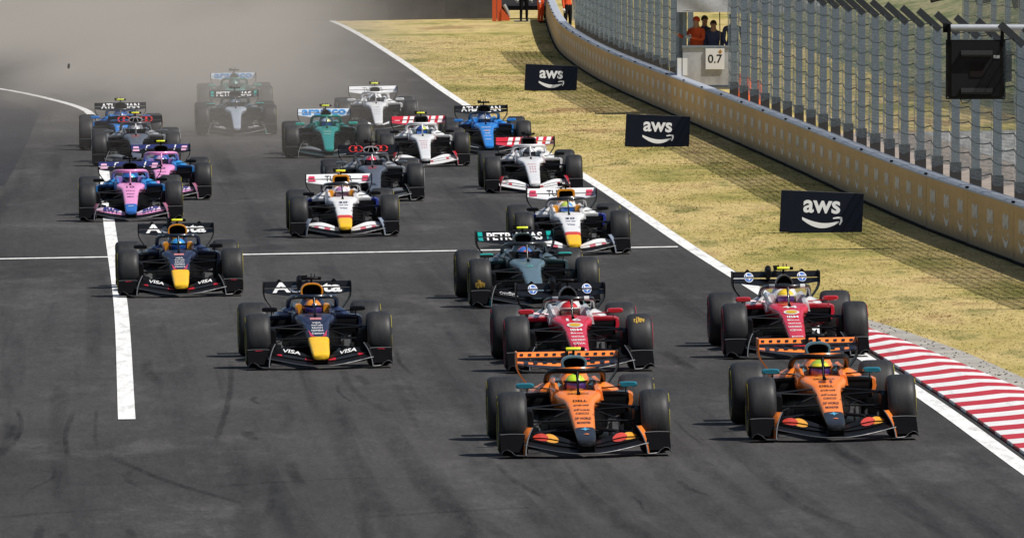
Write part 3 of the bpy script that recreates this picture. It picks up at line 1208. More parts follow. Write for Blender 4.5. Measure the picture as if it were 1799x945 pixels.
# ---- tub around the cockpit
mb = MB()
mb.loft([sring(1.32, 0.268, 0.42, 0.642, 24, 4.2, 0.97, 0.7), sring(1.5, 0.28, 0.41, 0.640, 24, 4, 0.98, 0.75), sring(1.8, 0.30, 0.38, 0.625, 24, 4, 1, 0.8), sring(2.25, 0.32, 0.34, 0.62, 24, 3.6, 1, 0.8)])
CM['tub'] = mb.mesh('cockpit_tub', 40)
for s, n in ((-1, 'l'), (1, 'r')):
    # cockpit side wall and padded head rest
    mb = MB()
    mb.loft([[(s * 0.200, y, zt - 0.10), (s * 0.205, y, zt), (s * (0.24), y, zt + 0.012), (s * 0.285, y, zt - 0.03), (s * 0.30, y, zt - 0.12)] for y, zt in ((1.42, 0.640), (1.6, 0.665), (1.85, 0.70), (2.1, 0.735), (2.3, 0.75))])
    CM['side' + n] = mb.mesh('cockpit_side', 40)
    mb = MB()
    mb.loft([sring(0, 0.05, -0.065, 0.065, 12, 3.5), sring(0.28, 0.05, -0.065, 0.075, 12, 3.5)])
    mb.v = [(v[0] + s * 0.19, v[1] + 1.86, v[2] + 0.672) for v in mb.v]
    CM['pad' + n] = mb.mesh('headrest_pad', 40)
    mb = MB()
    put2d(mb, poly2d([(0, 0.045), (0.014, 0.012), (0.05, 0), (0.014, -0.012), (0, -0.045), (-0.014, -0.012), (-0.05, 0), (-0.014, 0.012)]), lambda u, v: (s * 0.19 + u * 0.75, 1.852, 0.685 + v * 0.75))
    CM['pad_mark' + n] = mb.mesh('headrest_mark', 0)

# ---- halo
hp = [(0.322, 2.22, 0.665), (0.322, 2.05, 0.745), (0.312, 1.88, 0.805), (0.288, 1.70, 0.842), (0.235, 1.53, 0.858), (0.15, 1.41, 0.862), (0.06, 1.355, 0.860)]
pts = [(-x, y, z) for x, y, z in hp] + [(x, y, z) for x, y, z in reversed(hp)]
mb = MB()
mb.tube(pts, 0.033, 10, 0.95)
CM['halo'] = mb.mesh('halo', 50)
mb = MB()
mb.tube([(0, 1.18, 0.628), (0, 1.24, 0.70), (0, 1.30, 0.785), (0, 1.355, 0.858)], [0.014, 0.013, 0.015, 0.026], 8)
CM['halo_pillar'] = mb.mesh('halo_pillar', 50)
mb = MB()
mb.tube([(-0.22, 1.50, 0.886), (-0.12, 1.392, 0.890), (0, 1.345, 0.890), (0.12, 1.392, 0.890), (0.22, 1.50, 0.886)], [0.004, 0.012, 0.020, 0.012, 0.004], 6)
CM['halo_winglet'] = mb.mesh('halo_winglet', 50)
CM['halo_mark'] = []
for s in (-1, 1):
    mb = MB()
    put_text(mb, 'MMM', 0.085, 0.020, lambda u, v: (s * 0.20 + u, 1.446 + s * 0.0 + abs(u + s * 0.20) * 0.9 - 0.19, 0.862 + v - 0.008), 0.03)
    CM['halo_mark'].append(mb.mesh('halo_mark', 0))

# ---- engine cover, with air boxes of three shapes
def cover_ring(y, wb, zb, ws, zs, wt, zt):
    pts = [(wb, zb), (wb * 1.02, zb + 0.05), (ws, zs), (wt + (ws - wt) * 0.22, zs + 0.34 * (zt - zs)), (wt, zt - 0.03), (wt * 0.6, zt)]
    return [(x, y, z) for x, z in pts] + [(-x, y, z) for x, z in reversed(pts)]


mb = MB()
mb.loft([cover_ring(2.02, 0.40, 0.53, 0.30, 0.645, 0.12, 0.75), cover_ring(2.14, 0.47, 0.50, 0.33, 0.665, 0.125, 0.82), cover_ring(2.35, 0.50, 0.46, 0.32, 0.66, 0.105, 0.93), cover_ring(2.7, 0.47, 0.40, 0.28, 0.61, 0.075, 0.93),
         cover_ring(3.1, 0.36, 0.32, 0.22, 0.55, 0.05, 0.86), cover_ring(3.6, 0.22, 0.26, 0.14, 0.45, 0.035, 0.74), cover_ring(4.05, 0.10, 0.24, 0.07, 0.38, 0.02, 0.60)])
CM['cover'] = mb.mesh('engine_cover', 50)


def airbox(p, hw, z0, z1, wall, bot=0.9, name='oval'):
    ro = [sring(y, hw * k, z0 + dz, z1 + dz2, 24, p, 1.0, bot) for y, k, dz, dz2 in ((2.10, 0.97, 0, -0.004), (2.115, 1.0, -0.004, 0.0), (2.3, 1.0, -0.03, 0.0), (2.62, 0.78, -0.06, -0.02), (3.0, 0.45, -0.04, -0.10))]
    ri = [sring(y, (hw - wall) * k, z0 + wall, z1 - wall, 24, p, 1.0, bot) for y, k in ((2.10, 1.0), (2.30, 0.86))]
    mb = MB()
    mb.loft([ri[1], ri[0]] + ro, False)
    CM['airbox_' + name] = mb.mesh('air_box', 45)
    mb = MB()
    mb.loft([sring(2.24, (hw - wall) * 0.92, z0 + wall, z1 - wall, 24, p, 1.0, bot), sring(2.30, (hw - wall) * 0.84, z0 + wall, z1 - wall, 24, p, 1.0, bot)])
    CM['intake_' + name] = mb.mesh('intake', 45)


airbox(2.6, 0.148, 0.815, 1.0, 0.024, 0.88, 'oval')
airbox(2.5, 0.150, 0.79, 1.015, 0.020, 1.0, 'tall')
airbox(5.5, 0.150, 0.80, 1.005, 0.030, 1.0, 'square')
airbox(2.2, 0.158, 0.83, 0.99, 0.022, 0.62, 'tri')
airbox(1.7, 0.120, 0.76, 0.995, 0.018, 1.15, 'peak')
mb = MB()
for s in (-1, 1):
    mb.tube([(s * 0.025, 2.095, 0.975), (s * 0.07, 2.095, 0.845)], 0.007, 5)
CM['airbox_struts'] = mb.mesh('intake_strut', 0)

# ---- camera pod on top, with small aerials
mb = MB()
mb.box((0, 2.28, 1.02), (0.028, 0.06, 0.07))
CM['cam_post'] = mb.mesh('camera_post', 0)
mb = MB()
mb.loft([[(x, 2.28 + r * math.cos(a) * 1.7, 1.068 + r * math.sin(a)) for a in [2 * math.pi * j / 12 for j in range(12)]] for x, r in ((-0.086, 0.019), (-0.08, 0.021), (0.08, 0.021), (0.086, 0.019))])
CM['cam_bar'] = mb.mesh('camera_pod', 40)
mb = MB()
for s in (-1, 1):
    mb.loft([[(s * x, 2.28 + r * math.cos(a) * 1.7, 1.068 + r * math.sin(a)) for a in [2 * math.pi * j / 12 for j in range(12)]] for x, r in ((0.084, 0.021), (0.125, 0.022), (0.132, 0.014))])
CM['cam_end'] = mb.mesh('camera_lens', 40)
mb = MB()
for x, h in ((-0.06, 0.035), (0.0, 0.05), (0.045, 0.045)):
    mb.tube([(x, 2.3, 1.085), (x, 2.3, 1.085 + h)], 0.006, 5)
mb.box((-0.10, 2.3, 1.095), (0.07, 0.05, 0.025))
CM['aerial'] = mb.mesh('aerial', 0)
mb = MB()
mb.tube([(0.0, 1.02, 0.61), (0.0, 1.03, 0.78)], 0.006, 5)
mb.tube([(0.0, 1.0, 0.608), (0.0, 1.05, 0.632)], 0.02, 6)
CM['pitot'] = mb.mesh('nose_sensor', 0)

# ---- side pods: a shelf over the inlet, an undercut flank
for s, n in ((-1, 'l'), (1, 'r')):
    rings = []
    for y, w, zt, zl, wu in ((1.80, 0.625, 0.597, 0.572, 0.61), (1.86, 0.635, 0.598, 0.50, 0.625), (2.05, 0.665, 0.600, 0.42, 0.63), (2.4, 0.675, 0.575, 0.33, 0.56), (2.9, 0.60, 0.46, 0.24, 0.45), (3.4, 0.40, 0.33, 0.18, 0.30)):
        xi = 0.24
        rings.append([(s * x, y, z) for x, z in ((xi, zt + 0.012), ((xi + w) / 2, zt + 0.010), (w - 0.05, zt), (w - 0.008, zt - 0.022), (w, zt - 0.055 * (1 if zt - zl > 0.08 else 0.5)), (wu, zl), (wu - 0.05, zl - 0.012), (xi, zl - 0.01))])
    CM['pod' + n] = MB().loft(rings).mesh('side_pod', 45)
    mb = MB()      # outer flank of the inlet reaching forward
    mb.loft([[(s * 0.615, y, 0.585), (s * 0.640, y, 0.560), (s * 0.650, y, 0.50), (s * 0.630, y, 0.43), (s * 0.60, y, 0.40), (s * 0.59, y, 0.43), (s * 0.605, y, 0.50), (s * 0.60, y, 0.565)] for y in (1.78, 1.86, 2.2)])
    CM['lip' + n] = mb.mesh('inlet_lip', 45)
    mb = MB()
    mb.sheet([[(s * x, 1.80 + (0.02 if z > 0.5 else 0.0), z) for x in (0.255, 0.42, 0.598)] for z in (0.36, 0.50, 0.574)], (0, 0.012, 0))
    CM['inlet' + n] = mb.mesh('inlet', 0)  # dark plate for the open recess, its shade put into the colour
    mb = MB()      # body shoulder between cockpit and pod
    mb.loft([[(s * x, y, z) for x, z in ((0.27, 0.56), (0.27, zt), (0.33, zt - 0.005), (0.42, zt - 0.05), (w, 0.615), (w + 0.02, 0.58))] for y, zt, w in ((1.92, 0.655, 0.44), (2.02, 0.70, 0.475), (2.2, 0.715, 0.50), (2.5, 0.66, 0.50))])
    CM['shoulder' + n] = mb.mesh('body_shoulder', 45)
    # mirror with stalk and glass
    mb = MB()
    mb.loft([sring(1.55, 0.088, 0.666, 0.712, 16, 3.2), sring(1.57, 0.102, 0.658, 0.720, 16, 3.6), sring(1.63, 0.104, 0.658, 0.722, 16, 4), ])
    mb.v = [(v[0] + s * 0.585, v[1], v[2]) for v in mb.v]
    CM['mirror' + n] = mb.mesh('mirror', 40)
    mb = MB()
    mb.tube([(s * 0.56, 1.60, 0.66), (s * 0.56, 1.68, 0.60)], 0.007, 5)
    mb.tube([(s * 0.50, 1.60, 0.668), (s * 0.29, 1.66, 0.650)], 0.008, 5)
    CM['stalk' + n] = mb.mesh('mirror_stalk', 0)
    mb = MB()
    mb.box((s * 0.585, 1.634, 0.69), (0.18, 0.006, 0.05))
    CM['glass' + n] = mb.mesh('mirror_glass', 0)
    mb = MB()
    put_text(mb, 'allwyn', 0.13, 0.034, lambda u, v: (s * 0.585 + u, 1.5475 + 0.004, 0.674 + v), 0.02)
    CM['mirror_txt' + n] = mb.mesh('mirror_lettering', 0)
    # floor fences and brake ducts
    for k, (x0, x1) in enumerate(((0.34, 0.40), (0.46, 0.53), (0.60, 0.67))):
        mb = MB()
        mb.sheet([[(s * (x0 + (x1 - x0) * u), 1.12 + 0.6 * u, z) for u in (0, 0.3, 0.65, 1)] for z in (0.06, 0.18, 0.27 - 0.03 * k)], (0.012, 0, 0))
        CM['fence%d%s' % (k, n)] = mb.mesh('floor_fence', 40)
    mb = MB()
    mb.loft([sring(y, w, -h, h, 14, 3.5) for y, w, h in ((-0.17, 0.035, 0.13), (-0.10, 0.045, 0.16), (0.12, 0.045, 0.15))])
    mb.v = [(v[0] + s * 0.60, v[1], v[2] + 0.36) for v in mb.v]
    CM['duct' + n] = mb.mesh('brake_duct', 40)
    # suspension arms
    arms = {
        'upper_wishbone': [((0.15, 0.10, 0.485), (0.635, 0.0, 0.515)), ((0.18, 0.62, 0.525), (0.635, 0.02, 0.515))],
        'push_rod': [((0.15, 0.22, 0.475), (0.625, -0.02, 0.285))],
        'lower_wishbone': [((0.13, -0.10, 0.265), (0.635, 0.0, 0.225)), ((0.16, 0.60, 0.25), (0.635, 0.02, 0.225))],
        'track_rod': [((0.14, -0.12, 0.375), (0.63, -0.13, 0.365))],
    }
    for an, segs in arms.items():
        mb = MB()
        for a, b_ in segs:
            mb.tube([(s * a[0], a[1], a[2]), (s * b_[0], b_[1], b_[2])], 0.021 if an != 'push_rod' else 0.017, 8, 0.55)
        CM[an + n] = mb.mesh(an, 50)
    mb = MB()
    for a, b_ in (((0.12, 3.0, 0.42), (0.58, 3.36, 0.46)), ((0.10, 3.65, 0.42), (0.58, 3.42, 0.46)), ((0.10, 3.0, 0.24), (0.58, 3.38, 0.22)), ((0.08, 3.7, 0.24), (0.58, 3.42, 0.22))):
        mb.tube([(s * a[0], a[1], a[2]), (s * b_[0], b_[1], b_[2])], 0.02, 6, 0.55)
    CM['rear_arm' + n] = mb.mesh('rear_suspension', 50)

# ---- floor
mb = MB()
rows = [[(x, y, 0.045 + (0.07 if y < 1.3 else 0.02) * (1 if abs(x) > 0.3 else 0.3)) for x in np.linspace(-w, w, 9)] for y, w in ((1.1, 0.62), (1.35, 0.68), (1.7, 0.76), (2.4, 0.78), (2.9, 0.72), (3.1, 0.55), (3.9, 0.50))]
mb.sheet(rows, (0, 0, 0.02))
CM['floor'] = mb.mesh('floor', 40)
mb = MB()
mb.loft([sring(0.2, 0.05, 0.24, 0.36, 16, 3.0), sring(0.8, 0.13, 0.16, 0.47, 16, 3.0), sring(1.35, 0.22, 0.08, 0.46, 16, 3.5), sring(1.9, 0.34, 0.07, 0.42, 16, 3.5), sring(2.6, 0.40, 0.07, 0.42, 16, 3.5), sring(3.6, 0.22, 0.07, 0.36, 16, 3.5)])
CM['belly'] = mb.mesh('lower_body', 45)

# ---- rear wing
def rw_main(x, t):
    q = abs(x) / 0.585
    z0 = 0.765 + 0.065 * q ** 1.6
    return Vector((x, 3.86 + 0.25 * t, z0 + (0.868 - 0.012 * (1 - q) - z0) * t ** 1.2))


def rw_flap(x, t):
    return Vector((x, 4.10 + 0.17 * t, 0.880 + (0.955 - 0.880) * t ** 0.95))


CM['rw_main'] = aero(rw_main, -0.58, 0.58, 20, 0.014).mesh('main_plane', 40)
CM['rw_flap'] = aero(rw_flap, -0.58, 0.58, 12, 0.010).mesh('upper_flap', 40)
for s, n in ((-1, 'l'), (1, 'r')):
    prof = [(0.585, 0.965), (0.588, 0.90), (0.588, 0.82), (0.580, 0.765), (0.555, 0.71), (0.515, 0.655), (0.475, 0.60), (0.455, 0.55), (0.45, 0.45)]
    rows = []
    for x, z in prof:
        k = (0.965 - z) / 0.5
        yf, yb = 3.83 + 0.10 * k, 4.29 - 0.12 * k
        rows.append([(s * x, yf + (yb - yf) * u, z) for u in (0, 0.33, 0.66, 1)])
    CM['rw_end' + n] = MB().sheet(rows, (0.014, 0, 0.004)).mesh('end_plate', 50)
mb = MB()
mb.tube([(0, 4.0, 0.44), (0, 4.02, 0.62), (0, 4.06, 0.80)], [0.022, 0.016, 0.014], 8)
mb.box((0, 4.15, 0.925), (0.035, 0.16, 0.09))
CM['rw_pylon'] = mb.mesh('wing_pylon', 40)
mb = MB()
mb.loft([[(x, 4.02 + 0.14 * t, 0.47 + 0.05 * t - 0.01 * k) for t, k in ((0, 0), (0.5, -0.5), (1, 0), (0.5, 1.2))] for x in np.linspace(-0.45, 0.45, 5)])
mb.box((0, 4.0, 0.36), (0.16, 0.3, 0.16))
CM['beam'] = mb.mesh('beam_wing', 30)


for s, n in ((-1, 'l'), (1, 'r')):
    mb = MB()
    mb.loft([[(s * 0.37 - 0.045, y, 0.945), (s * 0.37 + 0.045, y, 0.945), (s * 0.37 + 0.01, y, 0.985), (s * 0.37 - 0.005, y, 0.985)] for y in (4.255, 4.275)])
    CM['rw_fin' + n] = mb.mesh('wing_fin', 0)
mb = MB()
mb.loft([sring(3.98, 0.03, 0.86, 0.99, 12, 3), sring(4.06, 0.042, 0.85, 1.045, 12, 3), sring(4.22, 0.04, 0.88, 1.03, 12, 3)])
mb.v = [(v[0] - 0.10, v[1], v[2]) for v in mb.v]
CM['rw_pod'] = mb.mesh('flap_actuator', 40)


def rw_surface(x, v, off=0.006):
    """v 0..1 climbs the main plane then the flap, as seen from the front"""
    z = 0.80 + 0.148 * v
    if z < 0.872:
        zl, zh = rw_main(x, 0).z, rw_main(x, 1).z
        t = max(0.02, min(1, (z - zl) / max(0.02, zh - zl))) ** (1 / 1.2)
        p = rw_main(x, t)
    else:
        t = max(0.02, min(0.98, (z - 0.880) / 0.075)) ** (1 / 0.95)
        p = rw_flap(x, t)
    return p + Vector((0, -off * 1.2, off))


def rw_text(parts, key):
    mb = MB()
    for body, cx, w, h, v0, bold in parts:
        put_text(mb, body, w, h, lambda u, v: rw_surface(cx + u, v0 + v), bold, 0.0, (0.505 - v0) / h if v0 < 0.505 < v0 + h else None)
    CM[key] = mb.mesh('wing_lettering', 0)


rw_text([('Acosta', 0.0, 0.94, 0.86, 0.08, 0.03)], 'rw_rb')
rw_text([('PETRONAS', 0.0, 0.84, 0.72, 0.16, 0.03)], 'rw_petronas')
rw_text([('ATLASSIAN', 0.0, 0.88, 0.76, 0.14, 0.025)], 'rw_atlassian')
rw_text([('TUDOR', 0.0, 0.48, 0.66, 0.18, 0.0)], 'rw_tu')
rw_text([('aramco', 0.0, 0.98, 0.8, 0.12, 0.03)], 'rw_aramco')


def rw_shapes(shapes, key):
    CM[key] = []
    for vf in shapes:
        mb = MB()
        put2d(mb, vf, lambda u, v: rw_surface(u, v, 0.007))
        CM[key].append(mb.mesh('wing_emblem', 0))


def cut(vf):
    """open a 2D shape along the slot between the two wing elements"""
    out_v, out_f = [], []
    for lo in (True, False):
        bm = bmesh.new()
        bv = [bm.verts.new((x, y, 0)) for x, y in vf[0]]
        for f in vf[1]:
            bm.faces.new([bv[i] for i in f])
        bmesh.ops.bisect_plane(bm, geom=bm.verts[:] + bm.edges[:] + bm.faces[:], dist=1e-5, plane_co=(0, 0.505 + (-0.05 if lo else 0.05), 0), plane_no=(0, 1, 0), clear_outer=lo, clear_inner=not lo)
        bm.verts.index_update()
        b0 = len(out_v)
        out_v += [(v.co.x, v.co.y) for v in bm.verts]
        out_f += [tuple(b0 + v.index for v in f.verts) for f in bm.faces]
        bm.free()
    return out_v, out_f


rw_shapes([cut(disc2d(s * 0.36, 0.52, 0.060, 0.38)) for s in (-1, 1)], 'rw_disc')
rw_shapes([cut(([(s * 0.36 + r * 0.064 * math.cos(a), 0.52 + r * 0.41 * math.sin(a)) for a in [2 * math.pi * i / 24 for i in range(24)] for r in (1.0, 0.84)], [(2 * i, 2 * ((i + 1) % 24), 2 * ((i + 1) % 24) + 1, 2 * i + 1) for i in range(24)])) for s in (-1, 1)], 'rw_ring')
CM['rw_hp'] = []
for s in (-1, 1):
    mb = MB()
    put_text(mb, 'hp', 0.095, 0.56, lambda u, v: rw_surface(s * 0.36 + u, 0.23 + v, 0.010), 0.02, 0.25, 0.5)
    CM['rw_hp'].append(mb.mesh('emblem_lettering', 0))
rw_shapes([poly2d([(x, 0.72), (x + 0.04, 0.72), (x + 0.04, 0.88), (x, 0.88)]) for x in np.arange(-0.54, 0.52, 0.095)] + [poly2d([(x, 0.14), (x + 0.05, 0.14), (x + 0.05, 0.36), (x, 0.36)]) for x in np.arange(-0.50, 0.5, 0.11)], 'rw_check')
rw_shapes([cut(poly2d([(s * 0.52 - 0.035, 0.12), (s * 0.52 + 0.035, 0.12), (s * 0.52 + 0.035, 0.95), (s * 0.52 - 0.035, 0.95)])) for s in (-1, 1)], 'rw_squares')
rw_shapes([cut(ring2d(x, 0.55, 0.085, 0.40, 0.03)) for x in (-0.30, -0.19, 0.19, 0.30)], 'rw_rings')
rw_shapes([cut(poly2d([(x, 0.06), (x + 0.09, 0.06), (x + 0.14, 0.98), (x + 0.05, 0.98)])) for x in (-0.36, -0.22, -0.09, 0.10, 0.24, 0.40)], 'rw_stripes')
rw_shapes([cut(poly2d([(s * 0.48 - 0.07, 0.2), (s * 0.48 + 0.07, 0.2), (s * 0.48 + 0.05, 0.8), (s * 0.48 - 0.05, 0.8)])) for s in (-1, 1)], 'rw_ends')
rw_shapes([cut(poly2d([(-0.30, 0.35), (-0.27, 0.9), (-0.2, 0.95), (-0.2, 0.88), (-0.25, 0.82), (-0.28, 0.35)])), cut(poly2d([(0.26, 0.3), (0.285, 0.3), (0.32, 0.95), (0.295, 0.95)]))], 'rw_slash')

# ---- lettering and emblems on noses and front wings
def nose_text(lines, key, kind='wide', off=0.006):
    """lines of (text, y, width, length along the nose)"""
    CM[key] = []
    for body, y0, w, h in lines:
        mb = MB()
        put_text(mb, body, w, h, lambda u, v: (u, y0 + v, nose_top(y0 + v, kind) + off), 0.02)
        CM[key].append(mb.mesh('nose_lettering', 0))


nose_text([('DELL', 0.62, 0.16, 0.10), ('android', 0.42, 0.17, 0.08), ('eFuse', 0.22, 0.18, 0.07), ('CISCO', 0.06, 0.15, 0.08), ('DP WORLD', -0.16, 0.18, 0.10), ('MONSTER', -0.33, 0.15, 0.09), ('DROPBOX', 1.02, 0.24, 0.08)], 'txt_mcl')
nose_text([('16', 0.88, 0.19, 0.17), ('IBM', 0.30, 0.15, 0.11), ('Bingx', 0.13, 0.16, 0.09), ('VANTAGE', -0.03, 0.17, 0.08), ('UNICREDIT', -0.20, 0.18, 0.09), ('CEVA', -0.37, 0.16, 0.09), ('puma', -0.74, 0.15, 0.10)], 'txt_fer')
nose_text([('44', 0.88, 0.19, 0.17), ('IBM', 0.30, 0.15, 0.11), ('Bingx', 0.13, 0.16, 0.09), ('VANTAGE', -0.03, 0.17, 0.08), ('UNICREDIT', -0.20, 0.18, 0.09), ('CEVA', -0.37, 0.16, 0.09), ('puma', -0.74, 0.15, 0.10)], 'txt_fer2')
nose_text([('VISA', 0.56, 0.12, 0.09), ('AvaTrade', 0.42, 0.15, 0.09), ('RAUCH', 0.28, 0.14, 0.08), ('HONDA', 0.14, 0.16, 0.09), ('Castore', 0.0, 0.16, 0.09)], 'txt_rb')
nose_text([('30', 0.62, 0.16, 0.15), ('cash app', 0.42, 0.17, 0.10), ('Visa', 0.20, 0.13, 0.09)], 'txt_rcb')
nose_text([('MoneyGram', 0.42, 0.17, 0.10), ('- - -', 0.22, 0.12, 0.06), ('- - -', 0.04, 0.12, 0.06), ('- - -', -0.16, 0.12, 0.06)], 'txt_haas')
nose_text([('santander', 0.62, 0.22, 0.10), ('KRAKEN', 0.28, 0.15, 0.08), ('gulf', 0.02, 0.12, 0.12), ('myprotein', -0.18, 0.15, 0.08), ('DURACELL', -0.5, 0.14, 0.08)], 'txt_wil')
nose_text([('aramco', 0.52, 0.17, 0.12), ('cognizant', 0.28, 0.17, 0.10)], 'txt_ast')
nose_text([('10', 0.74, 0.15, 0.16), ('eToro', 0.44, 0.17, 0.09), ('binance', 0.2, 0.14, 0.07), ('MSC', -0.02, 0.12, 0.08)], 'txt_alp')
nose_text([('AA', -0.74, 0.11, 0.08)], 'txt_alp_tip')
nose_text([('27', 0.86, 0.19, 0.14)], 'txt_aud_num')
nose_text([('R', -0.55, 0.09, 0.20)], 'txt_aud')
nose_text([('G', 0.62, 0.09, 0.10)], 'txt_mer')
nose_text([('81', 0.84, 0.16, 0.14)], 'txt_81')
nose_text([('Cadillac', 0.5, 0.17, 0.08), ('TWG AI', 0.2, 0.15, 0.08), ('- - - -', 0.0, 0.14, 0.05), ('- - - -', -0.2, 0.14, 0.05)], 'txt_cad')


def nose_shapes(shapes, key, off=0.006, kind='wide'):
    CM[key] = []
    for vf in shapes:
        mb = MB()
        put2d(mb, vf, lambda u, v: (u, v, nose_top(v, kind) + off))
        CM[key].append(mb.mesh('nose_emblem', 0))


nose_shapes([disc2d(0, 0.62, 0.105, 0.14)], 'em_oval')
nose_shapes([disc2d(0, 0.62, 0.078, 0.10)], 'em_shell', 0.010)
nose_shapes([poly2d([(0, -0.48), (0.014, -0.54), (0.055, -0.57), (0.014, -0.60), (0, -0.66), (-0.014, -0.60), (-0.055, -0.57), (-0.014, -0.54)])], 'em_star')
nose_shapes([poly2d([(-0.035, -0.82), (0.0, -0.78), (0.035, -0.80), (0.02, -0.84), (0.0, -0.815)])], 'em_tick')
nose_shapes([poly2d([(-0.075, 0.80), (0.075, 0.80), (0.075, 0.93), (-0.075, 0.93)])], 'em_plate')
nose_shapes([poly2d([(s * 0.105, -0.10), (s * 0.125, 0.22), (s * 0.07, -0.06), (s * 0.035, -0.14)][::s]) for s in (1, -1)], 'em_flash')
nose_shapes([disc2d(0, 0.32, 0.05, 0.06)], 'em_dot')


def fw_surface(x, v, off=0.008):
    """v 0..1 climbs lower then upper flap"""
    p = fw_flap1(x, min(1, 0.15 + v / 0.5)) if v < 0.46 else fw_flap2(x, max(0.02, min(0.97, (v - 0.46) / 0.54)))
    return p + Vector((0, -off, off))


def fw_cut(vf):
    out_v, out_f = [], []
    for lo in (True, False):
        bm = bmesh.new()
        bv = [bm.verts.new((x, y, 0)) for x, y in vf[0]]
        for f in vf[1]:
            try:
                bm.faces.new([bv[i] for i in f])
            except ValueError:
                pass
        bmesh.ops.bisect_plane(bm, geom=bm.verts[:] + bm.edges[:] + bm.faces[:], dist=1e-5, plane_co=(0, 0.46 + (-0.05 if lo else 0.03), 0), plane_no=(0, 1, 0), clear_outer=lo, clear_inner=not lo)
        bm.verts.index_update()
        b0 = len(out_v)
        out_v += [(v.co.x, v.co.y) for v in bm.verts]
        out_f += [tuple(b0 + v.index for v in f.verts) for f in bm.faces]
        bm.free()
    return out_v, out_f


def fw_shape(shapes, key, name='wing_emblem', off=0.008):
    CM[key] = []
    for vf in shapes:
        mb = MB()
        put2d(mb, vf, lambda u, v: fw_surface(u, v, off))
        CM[key].append(mb.mesh(name, 0))


fw_shape([fw_cut(disc2d(s * 0.44 - 0.055, 0.50, 0.085, 0.44)) for s in (-1, 1)], 'fw_red')
fw_shape([fw_cut(disc2d(s * 0.44 + 0.055, 0.50, 0.085, 0.44)) for s in (-1, 1)], 'fw_amber', off=0.0065)


def fw_word(word, cx, w, v0, h, key, bold=0.03, shear=0.0):
    CM[key] = []
    for s in (-1, 1):
        mb = MB()
        vs, fs = text2d(word, bold, shear)
        put2d(mb, fw_cut(([(x * w, v0 + y * h) for x, y in vs], fs)), lambda u, v: fw_surface(s * cx + u, v, 0.009))
        CM[key].append(mb.mesh('wing_lettering', 0))


fw_word('VISA', 0.37, 0.22, 0.5, 0.42, 'fw_visa', 0.02, 0.2)
fw_word('BWT', 0.36, 0.30, 0.12, 0.8, 'fw_bwt', 0.05, 0.1)
fw_word('CrowdStrike', 0.40, 0.26, 0.3, 0.4, 'fw_word', 0.03)
fw_shape([([(s * (0.22 + 0.36 * k / 8), 0.12 + (0.2 if 0 < k < 8 else 0.1) * 0) for k in range(9)] + [(s * (0.22 + 0.36 * k / 8), 0.30) for k in reversed(range(9))], [tuple(range(18))]) for s in (-1, 1)], 'fw_stripe', 'wing_stripe')

# ---- wheels
def tyre_profile(w, r):
    h = w / 2
    half = [(-h + 0.012, r * 0.655), (-h - 0.002, r * 0.74), (-h - 0.006, r * 0.83), (-h + 0.002, r * 0.905), (-h + 0.020, r * 0.955), (-h + 0.045, r * 0.985), (-h + 0.085, r * 0.998), (0, r)]
    return half + [(-x, q) for x, q in reversed(half[:-1])]


for key, w, r in (('f', 0.31, 0.355), ('r', 0.385, 0.360)):
    CM['tyre_' + key] = MB().lathe_x(tyre_profile(w, r), 48).mesh('tyre', 50)
    for s, n in ((-1, 'l'), (1, 'r')):
        h = w / 2
        mb = MB()
        mb.lathe_x([(s * (h - 0.012), r * 0.655), (s * (h - 0.03), r * 0.63), (s * (h - 0.035), r * 0.5), (s * (h - 0.02), r * 0.30), (s * (h - 0.02), r * 0.10), (s * (h + 0.0), r * 0.06), (s * (h + 0.0), 0.002)], 32)
        mb.lathe_x([(-s * (h - 0.012), r * 0.655), (-s * (h - 0.06), r * 0.62), (-s * (h - 0.06), r * 0.02)], 32)
        CM['rim_%s%s' % (key, n)] = mb.mesh('wheel', 45)
        mb = MB()
        a0 = h + 0.0075
        for q in range(4):
            rings = []
            for k in range(15):
                a = q * math.pi / 2 + 0.15 + k * 0.088
                rings.append([(s * a0, r * rr * math.cos(a), r * rr * math.sin(a)) for rr in (0.825, 0.86)])
            mb.sheet(rings, (0.004, 0, 0))
        CM['band_%s%s' % (key, n)] = mb.mesh('sidewall_band', 40)
mb = MB()
for k in range(5):
    mb.sheet([[(rng.uniform(-0.02, 0.0) + x, -math.sqrt(0.3595 ** 2 - z * z), z) for x in (-0.07 + 0.028 * k, -0.05 + 0.028 * k)] for z in np.linspace(-0.06 + rng.uniform(-0.015, 0.02), 0.03 + rng.uniform(-0.03, 0.05), 3)])
CM['tread_mark'] = mb.mesh('tread_marking', 0)

# ---- driver
def skin_mesh(name, joints, edges, sub=1):
    me = bpy.data.meshes.new(name)
    me.from_pydata([j[0] for j in joints], edges, [])
    ob = bpy.data.objects.new(name, me)
    COL.objects.link(ob)
    ob.modifiers.new('skin', 'SKIN')
    sk = me.skin_vertices[0].data
    for i, j in enumerate(joints):
        r = j[1] if isinstance(j[1], tuple) else (j[1], j[1])
        sk[i].radius = r
    sk[0].use_root = True
    sm = ob.modifiers.new('sub', 'SUBSURF')
    sm.levels = sm.render_levels = sub
    bpy.context.view_layer.update()
    out = bpy.data.meshes.new_from_object(ob.evaluated_get(bpy.context.evaluated_depsgraph_get()))
    out.name = name
    bpy.data.objects.remove(ob)
    out.polygons.foreach_set('use_smooth', [True] * len(out.polygons))
    out.materials.clear()
    return out


